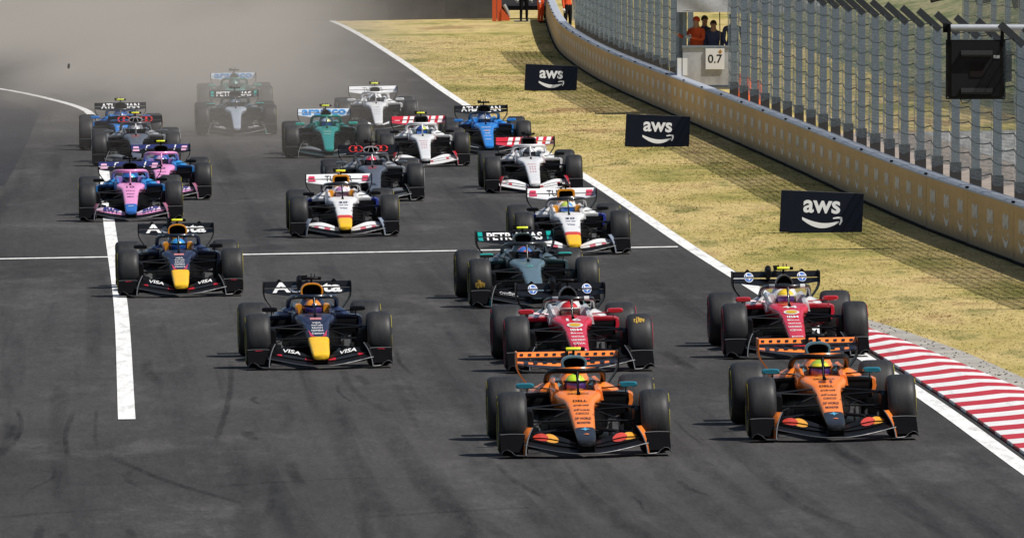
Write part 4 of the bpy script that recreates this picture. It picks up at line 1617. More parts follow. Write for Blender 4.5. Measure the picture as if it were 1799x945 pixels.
# seated, hips low in the tub, arms forward to the wheel, legs stretched towards the nose
DJ = [((0, 2.10, 0.24), (0.15, 0.11)), ((0, 2.08, 0.38), (0.16, 0.11)), ((0, 2.03, 0.52), (0.16, 0.10)), ((0, 1.97, 0.58), (0.06, 0.06)), ((0, 1.94, 0.655), (0.095, 0.10)),
      ((0.17, 2.0, 0.53), 0.06), ((0.21, 1.80, 0.42), 0.048), ((0.13, 1.56, 0.50), 0.034), ((-0.17, 2.0, 0.53), 0.06), ((-0.21, 1.80, 0.42), 0.048), ((-0.13, 1.56, 0.50), 0.034),
      ((0.10, 1.92, 0.26), 0.085), ((0.11, 1.50, 0.36), 0.065), ((0.09, 1.0, 0.30), 0.045), ((-0.10, 1.92, 0.26), 0.085), ((-0.11, 1.50, 0.36), 0.065), ((-0.09, 1.0, 0.30), 0.045)]
DE = [(0, 1), (1, 2), (2, 3), (3, 4), (2, 5), (5, 6), (6, 7), (2, 8), (8, 9), (9, 10), (0, 11), (11, 12), (12, 13), (0, 14), (14, 15), (15, 16)]
CM['driver'] = skin_mesh('race_suit', DJ, DE, 1)
mb = MB()
HC = (0, 1.925, 0.675)
rings = []
for i in range(15):
    t = math.pi * (i + 0.15) / 14.3
    rr, zz = math.sin(t), -math.cos(t)
    row = []
    for j in range(24):
        a = 2 * math.pi * j / 24
        cx, cy = math.cos(a), math.sin(a)
        chin = 0.022 * max(0, -cy) * max(0, -zz)
        row.append((HC[0] + 0.126 * rr * cx * (1 - 0.12 * max(0, -zz)), HC[1] + (0.148 * rr * cy) - chin, HC[2] + 0.132 * zz * (0.92 if zz < 0 else 1)))
    rings.append(row)
mb.loft(rings)
CM['helmet'] = mb.mesh('helmet', 60)
rows = []
for v in np.linspace(-0.28, 0.32, 6):
    row = []
    for a in np.linspace(R(-168), R(-12), 17):
        rr = math.sqrt(max(0, 1 - v * v)) * 1.025
        row.append((HC[0] + 0.126 * rr * math.cos(a), HC[1] + 0.150 * rr * math.sin(a) - 0.004, HC[2] + 0.132 * v))
    rows.append(row)
CM['visor'] = MB().sheet(rows).mesh('visor', 60)
mb = MB()
mb.tube([(0.132 * math.cos(a), HC[1] + 0.156 * math.sin(a) - 0.004, HC[2] + 0.132 * 0.34) for a in np.linspace(R(-165), R(-15), 15)], 0.011, 6)
CM['visor_band'] = mb.mesh('visor_band', 60)
mb = MB()
ang = [2 * math.pi * k / 20 for k in range(21)]
mb.tube([(0.13 * math.cos(a), 1.52 + 0.03 * math.sin(a), 0.545 + 0.065 * math.sin(a)) for a in ang], 0.016, 6)
CM['steering'] = mb.mesh('steering_wheel', 50)


# ------------------------------------------------------------------ liveries
def S(*c):
    return srgb(*c)


ORANGE = (0.96, 0.245, 0.032)
RED = (0.66, 0.016, 0.040)
NAVY = (0.007, 0.011, 0.034)
YEL = (0.94, 0.54, 0.008)
PINK = (0.84, 0.33, 0.62)
BLUE = (0.02, 0.23, 0.70)
TEAL = (0.02, 0.36, 0.32)
GREEN = (0.010, 0.25, 0.21)
SILV = (0.20, 0.27, 0.33)
WHT = (0.80, 0.80, 0.80)
TITAN = (0.15, 0.165, 0.20)
AMBER = (0.78, 0.30, 0.006)
P = paint

LIV = {
    'mcl': dict(nose=banded('Y', -1.2, 1.5, [(-1.2, BLACK), (-0.47, ORANGE)]), tub=P(ORANGE), side=P(ORANGE), shoulder=P(ORANGE), pod=banded('X', 0, 0.8, [(0, BLACK), (0.60, ORANGE)], absx=True), lip=P(ORANGE), cover=P(ORANGE), airbox=banded('Z', 0.6, 1.1, [(0.6, ORANGE), (0.835, (0.10, 0.20, 0.25))]), abx='oval',
                halo=CARBON, winglet=P(ORANGE), mirror=P((0.01, 0.16, 0.22)), rw_main=banded('Y', 3.8, 4.2, [(3.8, BLACK), (3.955, ORANGE), (4.035, BLACK)]), rw_flap=banded('Y', 4.0, 4.4, [(4.0, BLACK), (4.135, ORANGE), (4.262, BLACK)]), rw_end=P(ORANGE), rw_endr=CARBON,
                fw_main=CARBON, fw1=CARBON, fw2=CARBON, fw_end=P(ORANGE), pad=P((0.02, 0.025, 0.03)),
                extra=[('rw_flap', 'rw_check', P(BLACK)), ('nose', 'txt_mcl', P(BLACK)), ('nose', 'em_star', P((0.10, 0.45, 0.70))), ('nose', 'em_tick', P(ORANGE)), ('fw2l', 'fw_red', P((0.60, 0.06, 0.035))), ('fw2l', 'fw_amber', P((0.78, 0.36, 0.04))),
                       ('mirrorl', 'mirror_txtl', WHITE), ('mirrorr', 'mirror_txtr', WHITE), ('padl', 'pad_markl', P((0.15, 0.5, 0.7))), ('padr', 'pad_markr', P((0.15, 0.5, 0.7)))]),
    'fer': dict(nose=P(RED), tub=P(RED), side=P((0.62, 0.62, 0.63)), shoulder=P((0.68, 0.68, 0.68)), pod=P(RED), lip=P(RED), cover=banded('Y', 1.9, 4.2, [(1.9, (0.66, 0.66, 0.66)), (2.5, RED)]), airbox=P((0.05, 0.05, 0.052)), abx='peak', halo=banded('X', 0, 0.4, [(0, BLACK), (0.17, (0.55, 0.55, 0.55)), (0.24, BLACK)], absx=True),
                mirror=P((0.52, 0.012, 0.02)), rw_main=CARBON, rw_flap=CARBON, rw_end=CARBON, fw_main=CARBON, fw1=CARBON, fw2=CARBON, fw_end=CARBON, pad=P((0.58, 0.58, 0.60)), stalk=P(RED),
                extra=[('nose', 'em_oval', WHITE), ('nose', 'em_shell', P((0.80, 0.48, 0.03))), ('rw_flap', 'rw_disc', P((0.05, 0.16, 0.50))), ('rw_flap', 'rw_ring', WHITE), ('rw_flap', 'rw_hp', WHITE)]),
    'rbr': dict(nose=banded('Y', -1.2, 1.5, [(-1.2, YEL), (-0.12, (0.010, 0.016, 0.050))], 0.4), tub=P(NAVY), side=P(NAVY), shoulder=P((0.012, 0.020, 0.065)), pod=P(NAVY), lip=P(NAVY), cover=P(NAVY), airbox=banded('Y', 2.0, 3.2, [(2.0, AMBER), (2.13, (0.30, 0.03, 0.02)), (2.3, NAVY)]), abx='tall',
                halo=P((0.012, 0.018, 0.03)), mirror=CARBON, rw_main=CARBON, rw_flap=CARBON, rw_end=CARBON, fw_main=CARBON, fw1=banded('X', 0, 0.8, [(0, RED), (0.2, BLACK), (0.50, RED), (0.56, BLACK)], absx=True), fw2=CARBON, fw_end=CARBON, pad=P(AMBER),
                extra=[('nose', 'txt_rb', WHITE), ('nose', 'em_plate', P((0.68, 0.25, 0.25))), ('nose', 'em_flash', P((0.60, 0.03, 0.08))), ('rw_flap', 'rw_rb', WHITE), ('fw2l', 'fw_visa', WHITE), ('divel', 'dive_mark', P(RED)), ('halo', 'halo_mark', WHITE)]),
    'mer': dict(nose=P((0.15, 0.235, 0.275), 0.3, 0.3), tub=banded('X', 0, 0.4, [(0, (0.15, 0.235, 0.275)), (0.2, TEAL), (0.25, (0.04, 0.06, 0.07))], absx=True), side=P((0.02, 0.025, 0.028)), shoulder=P((0.08, 0.12, 0.14)), pod=P((0.03, 0.07, 0.075)), lip=P((0.06, 0.11, 0.12)), cover=P((0.02, 0.03, 0.034)),
                airbox=P((0.03, 0.055, 0.06)), abx='oval', halo=P((0.02, 0.022, 0.025)), mirror=banded('Z', 0.6, 0.8, [(0.6, BLACK), (0.70, TEAL)]), rw_main=CARBON, rw_flap=CARBON, rw_end=CARBON, fw_main=CARBON, fw1=CARBON, fw2=CARBON, fw_end=banded('Z', 0, 0.4, [(0, TEAL), (0.12, BLACK)]), pad=P((0.012, 0.012, 0.014)),
                extra=[('nose', 'txt_mer', P((0.1, 0.6, 0.5))), ('rw_flap', 'rw_petronas', WHITE), ('rw_flap', 'rw_squares', P((0.0, 0.35, 0.30))), ('fw2l', 'fw_word', WHITE)]),
    'rcb': dict(nose=banded('Y', -1.2, 1.5, [(-1.2, YEL), (-0.42, (0.66, 0.05, 0.03)), (-0.22, WHT)], 0.4), tub=P(WHT), side=P(WHT), shoulder=P(WHT), pod=banded('X', 0, 0.8, [(0, WHT), (0.52, (0.02, 0.03, 0.25))], absx=True), lip=P((0.03, 0.05, 0.35)), cover=P(WHT), airbox=P(AMBER), abx='square', halo=P((0.02, 0.02, 0.022)),
                winglet=P((0.05, 0.05, 0.05)), mirror=CARBON, rw_main=P(WHT), rw_flap=P(WHT), rw_end=CARBON, fw_main=CARBON, fw1=banded('X', 0, 0.8, [(0, WHT), (0.26, (0.6, 0.12, 0.16)), (0.36, WHT), (0.46, (0.6, 0.12, 0.16)), (0.54, WHT)], absx=True), fw2=P(WHT), fw_end=P((0.30, 0.36, 0.48)), pad=P(AMBER),
                extra=[('nose', 'txt_rcb', P((0.03, 0.04, 0.15))), ('rw_flap', 'rw_tu', P(BLACK)), ('rw_flap', 'rw_ends', P((0.62, 0.04, 0.09)))]),
    'haas': dict(nose=P(WHT), tub=banded('X', 0, 0.4, [(0, WHT), (0.22, (0.4, 0.02, 0.03))], absx=True), side=P(WHT), shoulder=P(WHT), pod=P(WHT), lip=P(WHT), cover=P(WHT), airbox=P(BLACK), abx='square', halo=P(WHT), pillar=P(WHT), mirror=CARBON, rw_main=P((0.62, 0.015, 0.03)), rw_flap=P((0.62, 0.015, 0.03)), rw_end=CARBON,
                 fw_main=P(WHT), fw1=banded('X', 0, 0.8, [(0, RED), (0.16, WHT), (0.44, RED), (0.50, WHT)], absx=True), fw2=banded('X', 0, 0.8, [(0, WHT), (0.5, (0.5, 0.5, 0.5)), (0.56, WHT)], absx=True), fw_end=P((0.5, 0.02, 0.04)), pad=P((0.10, 0.13, 0.15)),
                 extra=[('nose', 'txt_haas', P((0.5, 0.06, 0.08))), ('rw_flap', 'rw_stripes', WHITE)]),
    'aud': dict(nose=P(TITAN, 0.35, 0.4), tub=P(TITAN, 0.35, 0.4), side=P((0.12, 0.13, 0.15), 0.35, 0.3), shoulder=P((0.45, 0.46, 0.48), 0.3, 0.4), pod=P((0.40, 0.41, 0.43), 0.3, 0.4), lip=P((0.42, 0.43, 0.45), 0.3, 0.4), cover=banded('Y', 1.9, 4.2, [(1.9, (0.16, 0.165, 0.175)), (2.35, (0.40, 0.02, 0.02))]), airbox=banded('Y', 2.0, 3.2, [(2.0, (0.45, 0.45, 0.46)), (2.14, (0.55, 0.03, 0.02))]), abx='tri',
                halo=P((0.09, 0.09, 0.10), 0.35, 0.4), pillar=P((0.40, 0.40, 0.41), 0.3, 0.4), mirror=P((0.10, 0.11, 0.12)), rw_main=CARBON, rw_flap=CARBON, rw_end=CARBON, fw_main=P((0.08, 0.085, 0.09)), fw1=CARBON, fw2=P((0.16, 0.17, 0.18), 0.35, 0.3), fw_end=CARBON, pad=P((0.02, 0.02, 0.022)),
                extra=[('nose', 'txt_aud_num', P((0.70, 0.05, 0.06))), ('nose', 'txt_aud', P((0.01, 0.01, 0.015))), ('rw_flap', 'rw_rings', P((0.70, 0.04, 0.03))), ('airbox', 'airbox_struts', P((0.5, 0.5, 0.5)))]),
    'wil': dict(nose=P(BLUE), tub=P(BLUE), side=P(BLUE), shoulder=P(BLUE), pod=P((0.012, 0.04, 0.14)), lip=P(BLUE), cover=P((0.012, 0.05, 0.2)), airbox=P((0.012, 0.014, 0.02)), abx='tall', halo=P((0.010, 0.012, 0.02)), mirror=P(BLUE), rw_main=CARBON, rw_flap=CARBON, rw_end=CARBON, fw_main=CARBON, fw1=CARBON, fw2=CARBON,
                fw_end=CARBON, pad=P((0.03, 0.28, 0.65)), extra=[('nose', 'txt_wil', WHITE), ('nose', 'em_dot', P((0.75, 0.3, 0.2))), ('rw_flap', 'rw_atlassian', WHITE), ('fw1l', 'fw_stripe', P((0.3, 0.33, 0.36)))]),
    'cad': dict(nose=P(WHT), tub=P(WHT), side=P(WHT), shoulder=P(WHT), pod=P(WHT), lip=P(WHT), cover=P(WHT), airbox=P(WHT), abx='oval', halo=P(WHT), pillar=P(WHT), mirror=P(WHT), rw_main=P(WHT), rw_flap=P(WHT), rw_end=CARBON, fw_main=CARBON, fw1=CARBON, fw2=banded('X', 0, 0.8, [(0, WHT), (0.26, BLACK), (0.40, WHT), (0.52, BLACK)], absx=True),
                fw_end=CARBON, pad=P((0.10, 0.10, 0.11)), extra=[('nose', 'txt_cad', P((0.25, 0.25, 0.27))), ('rw_flap', 'rw_tu', P((0.3, 0.3, 0.3)))]),
    'ast': dict(nose=P(GREEN), tub=P(GREEN), side=P((0.015, 0.22, 0.18)), shoulder=P((0.01, 0.12, 0.10)), pod=P((0.006, 0.03, 0.026)), lip=P((0.008, 0.05, 0.04)), cover=P((0.006, 0.035, 0.03)), airbox=P((0.008, 0.02, 0.018)), abx='peak', halo=P((0.01, 0.22, 0.18)), pillar=P((0.01, 0.22, 0.18)), mirror=P((0.05, 0.42, 0.33)), rw_main=P((0.60, 0.68, 0.75)),
                rw_flap=P((0.60, 0.68, 0.75)), rw_end=CARBON, fw_main=P((0.01, 0.03, 0.028)), fw1=CARBON, fw2=P((0.22, 0.23, 0.23), 0.3, 0.4), fw_end=CARBON, pad=P((0.01, 0.18, 0.14)),
                extra=[('nose', 'txt_ast', P((0.45, 0.6, 0.55))), ('rw_flap', 'rw_aramco', P((0.03, 0.25, 0.62)))]),
    'alp': dict(nose=banded('Y', -1.2, 1.5, [(-1.2, (0.02, 0.14, 0.50)), (-0.50, PINK)]), tub=P(PINK), side=P((0.03, 0.22, 0.60)), shoulder=P((0.02, 0.25, 0.60)), pod=P((0.010, 0.075, 0.24)), lip=P((0.02, 0.20, 0.52)), cover=P((0.012, 0.08, 0.3)), airbox=P(BLACK), abx='oval', halo=P(PINK), pillar=P(PINK), mirror=CARBON,
                rw_main=CARBON, rw_flap=P((0.02, 0.025, 0.12)), rw_end=CARBON, fw_main=CARBON, fw1=P(PINK), fw2=P((0.66, 0.55, 0.66)), fw_end=P((0.42, 0.14, 0.24)), pad=P((0.30, 0.20, 0.50)),
                extra=[('nose', 'txt_alp', P((0.06, 0.03, 0.09))), ('nose', 'txt_alp_tip', WHITE), ('fw2l', 'fw_bwt', P((0.03, 0.03, 0.20))), ('rw_flap', 'rw_ends', P((0.75, 0.42, 0.58))), ('rw_flap', 'rw_slash', WHITE)]),
}
CM['dive_mark'] = []
for s in (-1, 1):
    mb = MB()
    put2d(mb, poly2d([(-0.05, 0), (0.045, 0), (0.055, 0.016), (-0.04, 0.016)]), lambda u, v: (s * 0.80 + u, -0.435 + v * 0.4 - 0.012, 0.222 + v + 0.004))
    CM['dive_mark'].append(mb.mesh('vane_marking', 0))

BAND = {'y': P((0.55, 0.46, 0.02), 0.6, 0, 0), 'r': P((0.62, 0.03, 0.06), 0.6, 0, 0), 'w': P((0.6, 0.6, 0.6), 0.6, 0, 0)}
SUIT = P((0.06, 0.06, 0.07), 0.7, 0, 0)


def race_car(team, x, y, yaw, label, cam_yellow, helmet, visor, band='y', who=None, tread=False, extra=(), nose='wide', suit=None, nose_mat=None):
    L = LIV[team]
    loc = (x, y, gz(x) + 0.008)
    roll = -math.atan(K)
    car = empty('race_car', loc)
    car.rotation_euler = (0, roll, yaw)
    prop(car, label, 'race car', 'race cars running down the start straight')
    made = {}

    def part(name, key, m, parent=None, as_=None, **kw):
        o = add(name, CM[key], m, made[parent] if parent else car, **kw)
        made[as_ or key] = o
        return o

    made['nose'] = part('nose_cone', 'nose_' + nose, nose_mat or L['nose'])
    part('nose_sensor', 'pitot', DULL, 'nose')
    part('front_wing', 'fw_main', L['fw_main'])
    part('wing_pylon', 'pylon', CARBON, 'fw_main')
    part('leading_glint', 'fw_lead', EDGE, 'fw_main')
    for n in 'lr':
        part('lower_flap', 'fw_flap1' + n, L['fw1'], 'fw_main', 'fw1' + n)
        part('upper_flap', 'fw_flap2' + n, L['fw2'], 'fw_main', 'fw2' + n)
        part('end_plate', 'fw_end' + n, L['fw_end'], 'fw_main')
        part('edge_glint', 'fw_edge' + n, EDGE, 'fw_main')
        part('outer_vane', 'fw_dive' + n, SATIN, 'fw_main', 'dive' + n)
        part('vane_glint', 'fw_dive_edge' + n, EDGE, 'fw_main')
        part('foot_plate', 'fw_foot' + n, SATIN, 'fw_main')
    part('cockpit_tub', 'tub', L['tub'])
    part('steering_wheel', 'steering', DULL, 'tub')
    for n in 'lr':
        part('cockpit_side', 'side' + n, L['side'])
        part('headrest_pad', 'pad' + n, L['pad'])
    part('halo', 'halo', L['halo'])
    part('halo_pillar', 'halo_pillar', L.get('pillar', L['halo']), 'halo')
    if 'winglet' in L:
        part('halo_winglet', 'halo_winglet', L['winglet'], 'halo')
    part('engine_cover', 'cover', L['cover'])
    part('air_box', 'airbox_' + L['abx'], L['airbox'], 'cover', 'airbox')
    part('intake', 'intake_' + L['abx'], DULL, 'cover')
    part('camera_pod', 'cam_bar', FLUO if cam_yellow else CARBON)
    part('camera_lens', 'cam_end', DULL, 'cam_bar')
    part('camera_post', 'cam_post', DULL, 'cam_bar')
    part('aerial', 'aerial', DULL, 'cam_bar')
    for n in 'lr':
        part('side_pod', 'pod' + n, L['pod'])
        part('inlet_lip', 'lip' + n, L['lip'], 'pod' + n)
        part('inlet', 'inlet' + n, DULL, 'pod' + n)
        part('body_shoulder', 'shoulder' + n, L['shoulder'])
        part('mirror', 'mirror' + n, L['mirror'])
        part('mirror_stalk', 'stalk' + n, L.get('stalk', CARBON), 'mirror' + n)
        part('mirror_glass', 'glass' + n, MIRROR_GLASS, 'mirror' + n)
        for k in range(3):
            part('floor_fence', 'fence%d%s' % (k, n), CARBON)
        part('brake_duct', 'duct' + n, CARBON)
        for an in ('upper_wishbone', 'push_rod', 'lower_wishbone', 'track_rod'):
            part(an, an + n, CARBON)
        part('rear_suspension', 'rear_arm' + n, CARBON)
    part('floor', 'floor', CARBON)
    part('lower_body', 'belly', CARBON)
    part('rear_wing', 'rw_main', L['rw_main'])
    part('upper_flap', 'rw_flap', L['rw_flap'], 'rw_main')
    part('wing_pylon', 'rw_pylon', CARBON, 'rw_main')
    part('beam_wing', 'beam', CARBON, 'rw_main')
    if team in ('fer', 'rbr'):
        part('flap_actuator', 'rw_pod', CARBON, 'rw_main')
        part('wing_fin', 'rw_finl', CARBON, 'rw_main')
        part('wing_fin', 'rw_finr', CARBON, 'rw_main')
    for n in 'lr':
        part('end_plate', 'rw_end' + n, L.get('rw_end' + n, L['rw_end']), 'rw_main')
    for key, cx, cy, r in (('f', 0.795, 0.0, 0.355), ('r', 0.7575, 3.4, 0.360)):
        for s, n in ((-1, 'l'), (1, 'r')):
            w = add('wheel', CM['rim_%s%s' % (key, n)], RIM, car, (s * cx, cy, r), (random.uniform(0, 6.28), 0, 0))
            add('tyre', CM['tyre_' + key], TYRE, w)
            add('sidewall_band', CM['band_%s%s' % (key, n)], BAND[band], w)
            if tread and key == 'f' and s == (-1 if tread == 1 else 1):
                t = add('tread_marking', CM['tread_mark'], P((0.42, 0.26, 0.03), 0.7, 0, 0), w)
                t.rotation_euler = (-w.rotation_euler.x + (0 if s < 0 else -0.95), 0, 0)
                t['label'] = 'yellow printed marking on the tread'
    # markings sit on the part that carries them, as its own children
    alias = {'rw_flap': 'rw_main', 'fw2l': 'fw_main', 'fw1l': 'fw_main', 'divel': 'fw_main', 'airbox': 'cover'}
    for par, key, m in list(L['extra']) + list(extra):
        par = alias.get(par, par)
        for me in (CM[key] if isinstance(CM[key], list) else [CM[key]]):
            add(me.name.split('.')[0], me, m, made[par])
    # the driver is a person of his own, seated in the tub
    d = empty('person', loc)
    d.rotation_euler = (0, roll, yaw)
    prop(d, who, 'person', 'drivers seated in the race cars')
    add('race_suit', CM['driver'], suit or SUIT, d)
    h = add('helmet', CM['helmet'], helmet, d)
    add('visor', CM['visor'], visor, h)
    add('visor_band', CM['visor_band'], P((0.6, 0.6, 0.6)) if team in ('fer', 'rcb', 'wil') else CARBON, h)
    return car


# ------------------------------------------------------------------ the field of cars
VIS_P = P((0.12, 0.06, 0.30), 0.08, 0.5, 0.8)
VIS_D = P((0.02, 0.02, 0.025), 0.08, 0.3, 0.8)
VIS_B = P((0.02, 0.12, 0.45), 0.08, 0.5, 0.8)
LIME = (0.50, 0.72, 0.03)
yw = TRACK_YAW
C81 = [('nose', 'txt_81', P((0.25, 0.05, 0.01)))]
race_car('mcl', 0.80, 127.1, yw, 'leading orange and black race car in front centre, yellow camera pod', True, blotch([LIME, BLACK, LIME, (0.6, 0.7, 0.05)], 16), VIS_P, who='driver in lime green and black helmet in the front centre orange car')
race_car('mcl', 3.64, 129.6, yw, 'front right orange and black race car beside the kerb, black camera pod', False, banded('Z', 0.5, 0.85, [(0.5, (0.62, 0.03, 0.04)), (0.63, (0.70, 0.66, 0.03)), (0.76, (0.35, 0.5, 0.05))]), VIS_P, extra=C81, who='driver in yellow-topped helmet in the front right orange car')
race_car('fer', 3.74, 150.2, yw, 'red and white race car at right edge of the track, yellow camera pod', True, banded('Z', 0.5, 0.85, [(0.5, (0.65, 0.45, 0.03)), (0.60, (0.8, 0.56, 0.03))]), VIS_P, 'r', extra=[('nose', 'txt_fer2', WHITE)], who='driver in golden yellow helmet in the right hand red car')
race_car('fer', 0.86, 147.3, yw + R(0.8), 'red and white race car right behind the leading orange car, black camera pod', False, banded('Z', 0.5, 0.85, [(0.5, (0.6, 0.6, 0.6)), (0.64, (0.55, 0.02, 0.02)), (0.77, (0.42, 0.01, 0.02))]), P((0.10, 0.05, 0.04), 0.1, 0.3, 0.8), 'r', tread=3, extra=[('nose', 'txt_fer', WHITE)], who='driver in red and white helmet in the centre red car')
race_car('rbr', -2.54, 149.4, yw + R(0.9), 'navy race car with yellow nose nearest on the left, black camera pod', False, blotch([(0.05, 0.06, 0.12), (0.7, 0.25, 0.02), (0.03, 0.04, 0.1), (0.5, 0.03, 0.03)], 9), VIS_P, nose='broad', who='driver in dark helmet with purple visor in the nearest navy car', suit=P(NAVY, 0.7, 0, 0))
race_car('rbr', -5.07, 173.9, yw + R(0.4), 'navy race car with yellow nose on the thick white line, yellow camera pod', True, blotch([(0.05, 0.35, 0.12), (0.03, 0.25, 0.6), (0.6, 0.1, 0.04), (0.05, 0.2, 0.5)], 9), VIS_B, nose='broad', who='driver in green and blue helmet in the navy car on the white line', suit=P(NAVY, 0.7, 0, 0))
race_car('mer', 0.32, 167.8, yw + R(1.6), 'silver-teal and black race car in the middle, just past the start line', True, blotch([(0.55, 0.08, 0.08), (0.05, 0.15, 0.5), (0.7, 0.7, 0.7), (0.04, 0.2, 0.15)], 9), VIS_D, tread=1, who='driver in red white and blue helmet in the silver-teal car')
race_car('rcb', 1.00, 188.6, yw, 'white race car with yellow nose and square orange intake, on the start line at right', False, blotch([(0.1, 0.4, 0.1), (0.1, 0.3, 0.7), (0.5, 0.6, 0.1)], 8), VIS_B, nose='broad', who='driver in green helmet with blue visor in the right hand white car with yellow nose')
race_car('rcb', -2.93, 199.0, yw, 'white race car with yellow nose and square orange intake, yellow camera pod, left of centre', True, blotch([(0.65, 0.3, 0.5), (0.7, 0.6, 0.7), (0.45, 0.2, 0.4)], 8), P((0.12, 0.05, 0.08), 0.1, 0.4, 0.8), nose='broad', who='driver in pink and white helmet in the left hand white car with yellow nose')
race_car('haas', 0.42, 222.2, yw, 'white race car with red striped rear wing beside the grass, black camera pod', False, blotch([(0.5, 0.03, 0.04), (0.55, 0.55, 0.56), (0.05, 0.05, 0.06)], 8), VIS_D, who='driver in red and white helmet in the right hand white car with red rear wing')
race_car('haas', -1.85, 241.0, yw, 'white race car with red striped rear wing and yellow camera pod, further back', True, blotch([(0.05, 0.1, 0.4), (0.55, 0.65, 0.04), (0.03, 0.05, 0.25)], 8), VIS_B, who='driver in blue and yellow helmet in the rear white car with red rear wing')
race_car('aud', -2.64, 218.2, yw, 'titanium grey race car with red number in mid field, black camera pod', False, blotch([(0.6, 0.04, 0.08), (0.05, 0.05, 0.06), (0.5, 0.5, 0.5)], 9), VIS_D, 'w', who='driver in red and black helmet in the mid field grey car')
race_car('wil', -0.53, 250.0, yw, 'bright blue race car beside the grass verge, black camera pod', False, blotch([(0.6, 0.62, 0.65), (0.05, 0.15, 0.45), (0.3, 0.33, 0.4)], 8), VIS_D, who='driver in white and blue helmet in the right hand blue car')
race_car('cad', -3.21, 271.9, yw, 'all white race car far back in the middle, yellow camera pod', True, blotch([(0.12, 0.12, 0.13), (0.3, 0.3, 0.32), (0.06, 0.06, 0.07)], 8), VIS_D, 'w', who='driver in dark grey helmet in the all white car')
race_car('ast', -4.02, 249.2, yw, 'dark green race car with blue and white rear wing, yellow camera pod', True, blotch([(0.03, 0.2, 0.55), (0.5, 0.5, 0.15), (0.3, 0.35, 0.5)], 8), VIS_B, who='driver in blue helmet in the nearer green car')
race_car('mer', -6.52, 269.4, yw, 'silver and black race car running in the dust cloud, black camera pod', False, blotch([(0.05, 0.3, 0.4), (0.06, 0.07, 0.1), (0.2, 0.3, 0.4)], 8), VIS_D, nose='slim', nose_mat=P((0.50, 0.55, 0.62), 0.3, 0.2), who='driver in dark blue helmet in the dusty silver car')
race_car('ast', -7.06, 290.8, yw, 'green race car deepest in the dust, last of the field', False, blotch([(0.05, 0.4, 0.35), (0.3, 0.5, 0.5), (0.02, 0.15, 0.15)], 8), VIS_D, who='driver in green helmet in the last car deep in the dust')
race_car('alp', -7.01, 209.3, yw, 'pink and blue race car at the left on the white line, black camera pod', False, blotch([(0.03, 0.3, 0.65), (0.1, 0.45, 0.7), (0.02, 0.12, 0.4)], 8), VIS_D, who='driver in light blue helmet in the nearer pink car')
race_car('alp', -6.80, 221.2, yw, 'pink and blue race car behind its twin on the left, yellow camera pod', True, blotch([(0.45, 0.5, 0.65), (0.05, 0.1, 0.35), (0.5, 0.35, 0.55)], 8), VIS_D, who='driver in pale lilac helmet in the rear pink car')
race_car('aud', -8.10, 245.4, yw, 'titanium grey race car at the left in light dust, yellow camera pod', True, blotch([(0.4, 0.4, 0.42), (0.06, 0.06, 0.07), (0.5, 0.1, 0.08)], 9), VIS_D, 'w', who='driver in grey helmet in the dusty grey car at left')
race_car('wil', -8.88, 258.6, yw, 'blue race car at the far left of the field, yellow camera pod', True, blotch([(0.4, 0.1, 0.12), (0.05, 0.15, 0.4), (0.05, 0.08, 0.2)], 8), VIS_D, who='driver in dark red and blue helmet in the far left blue car')

# ------------------------------------------------------------------ people at the fence
SKIN = (0.42, 0.23, 0.15)
SUIT_O = P((0.70, 0.085, 0.012), 0.75, 0, 0)
SUIT_N = P((0.05, 0.06, 0.12), 0.8, 0, 0)
SUIT_K = P((0.012, 0.012, 0.014), 0.8, 0, 0)
SKIN_M = P(SKIN, 0.6, 0, 0)
GLOVE = P((0.55, 0.55, 0.53), 0.8, 0, 0)


def standing(arm_r=((0.24, -0.02, 1.10), (0.26, -0.10, 0.86)), arm_l=((-0.24, -0.02, 1.10), (-0.26, -0.10, 0.86)), h=1.75, fingers=()):
    k = h / 1.75
    J = [((0, 0, 0.92), (0.16, 0.11)), ((0, 0, 1.12), (0.15, 0.10)), ((0, 0, 1.36), (0.17, 0.11)), ((0, -0.01, 1.50), (0.055, 0.06)), ((0, -0.03, 1.63), (0.078, 0.098)), ((0, -0.02, 1.71), (0.06, 0.075)),
         ((0.20, 0, 1.40), 0.062), (arm_r[0], 0.050), (arm_r[1], 0.034), ((-0.20, 0, 1.40), 0.062), (arm_l[0], 0.050), (arm_l[1], 0.034),
         ((0.095, 0, 0.84), 0.095), ((0.105, -0.01, 0.47), 0.065), ((0.11, 0.02, 0.09), 0.05), ((0.125, -0.13, 0.04), 0.04), ((-0.095, 0, 0.84), 0.095), ((-0.105, -0.01, 0.47), 0.065), ((-0.11, 0.02, 0.09), 0.05), ((-0.125, -0.13, 0.04), 0.04)]
    E_ = [(0, 1), (1, 2), (2, 3), (3, 4), (4, 5), (2, 6), (6, 7), (7, 8), (2, 9), (9, 10), (10, 11), (0, 12), (12, 13), (13, 14), (14, 15), (0, 16), (16, 17), (17, 18), (18, 19)]
    me = skin_mesh('body', [(tuple(c * k for c in p), r) for p, r in J], E_, 2)
    return me


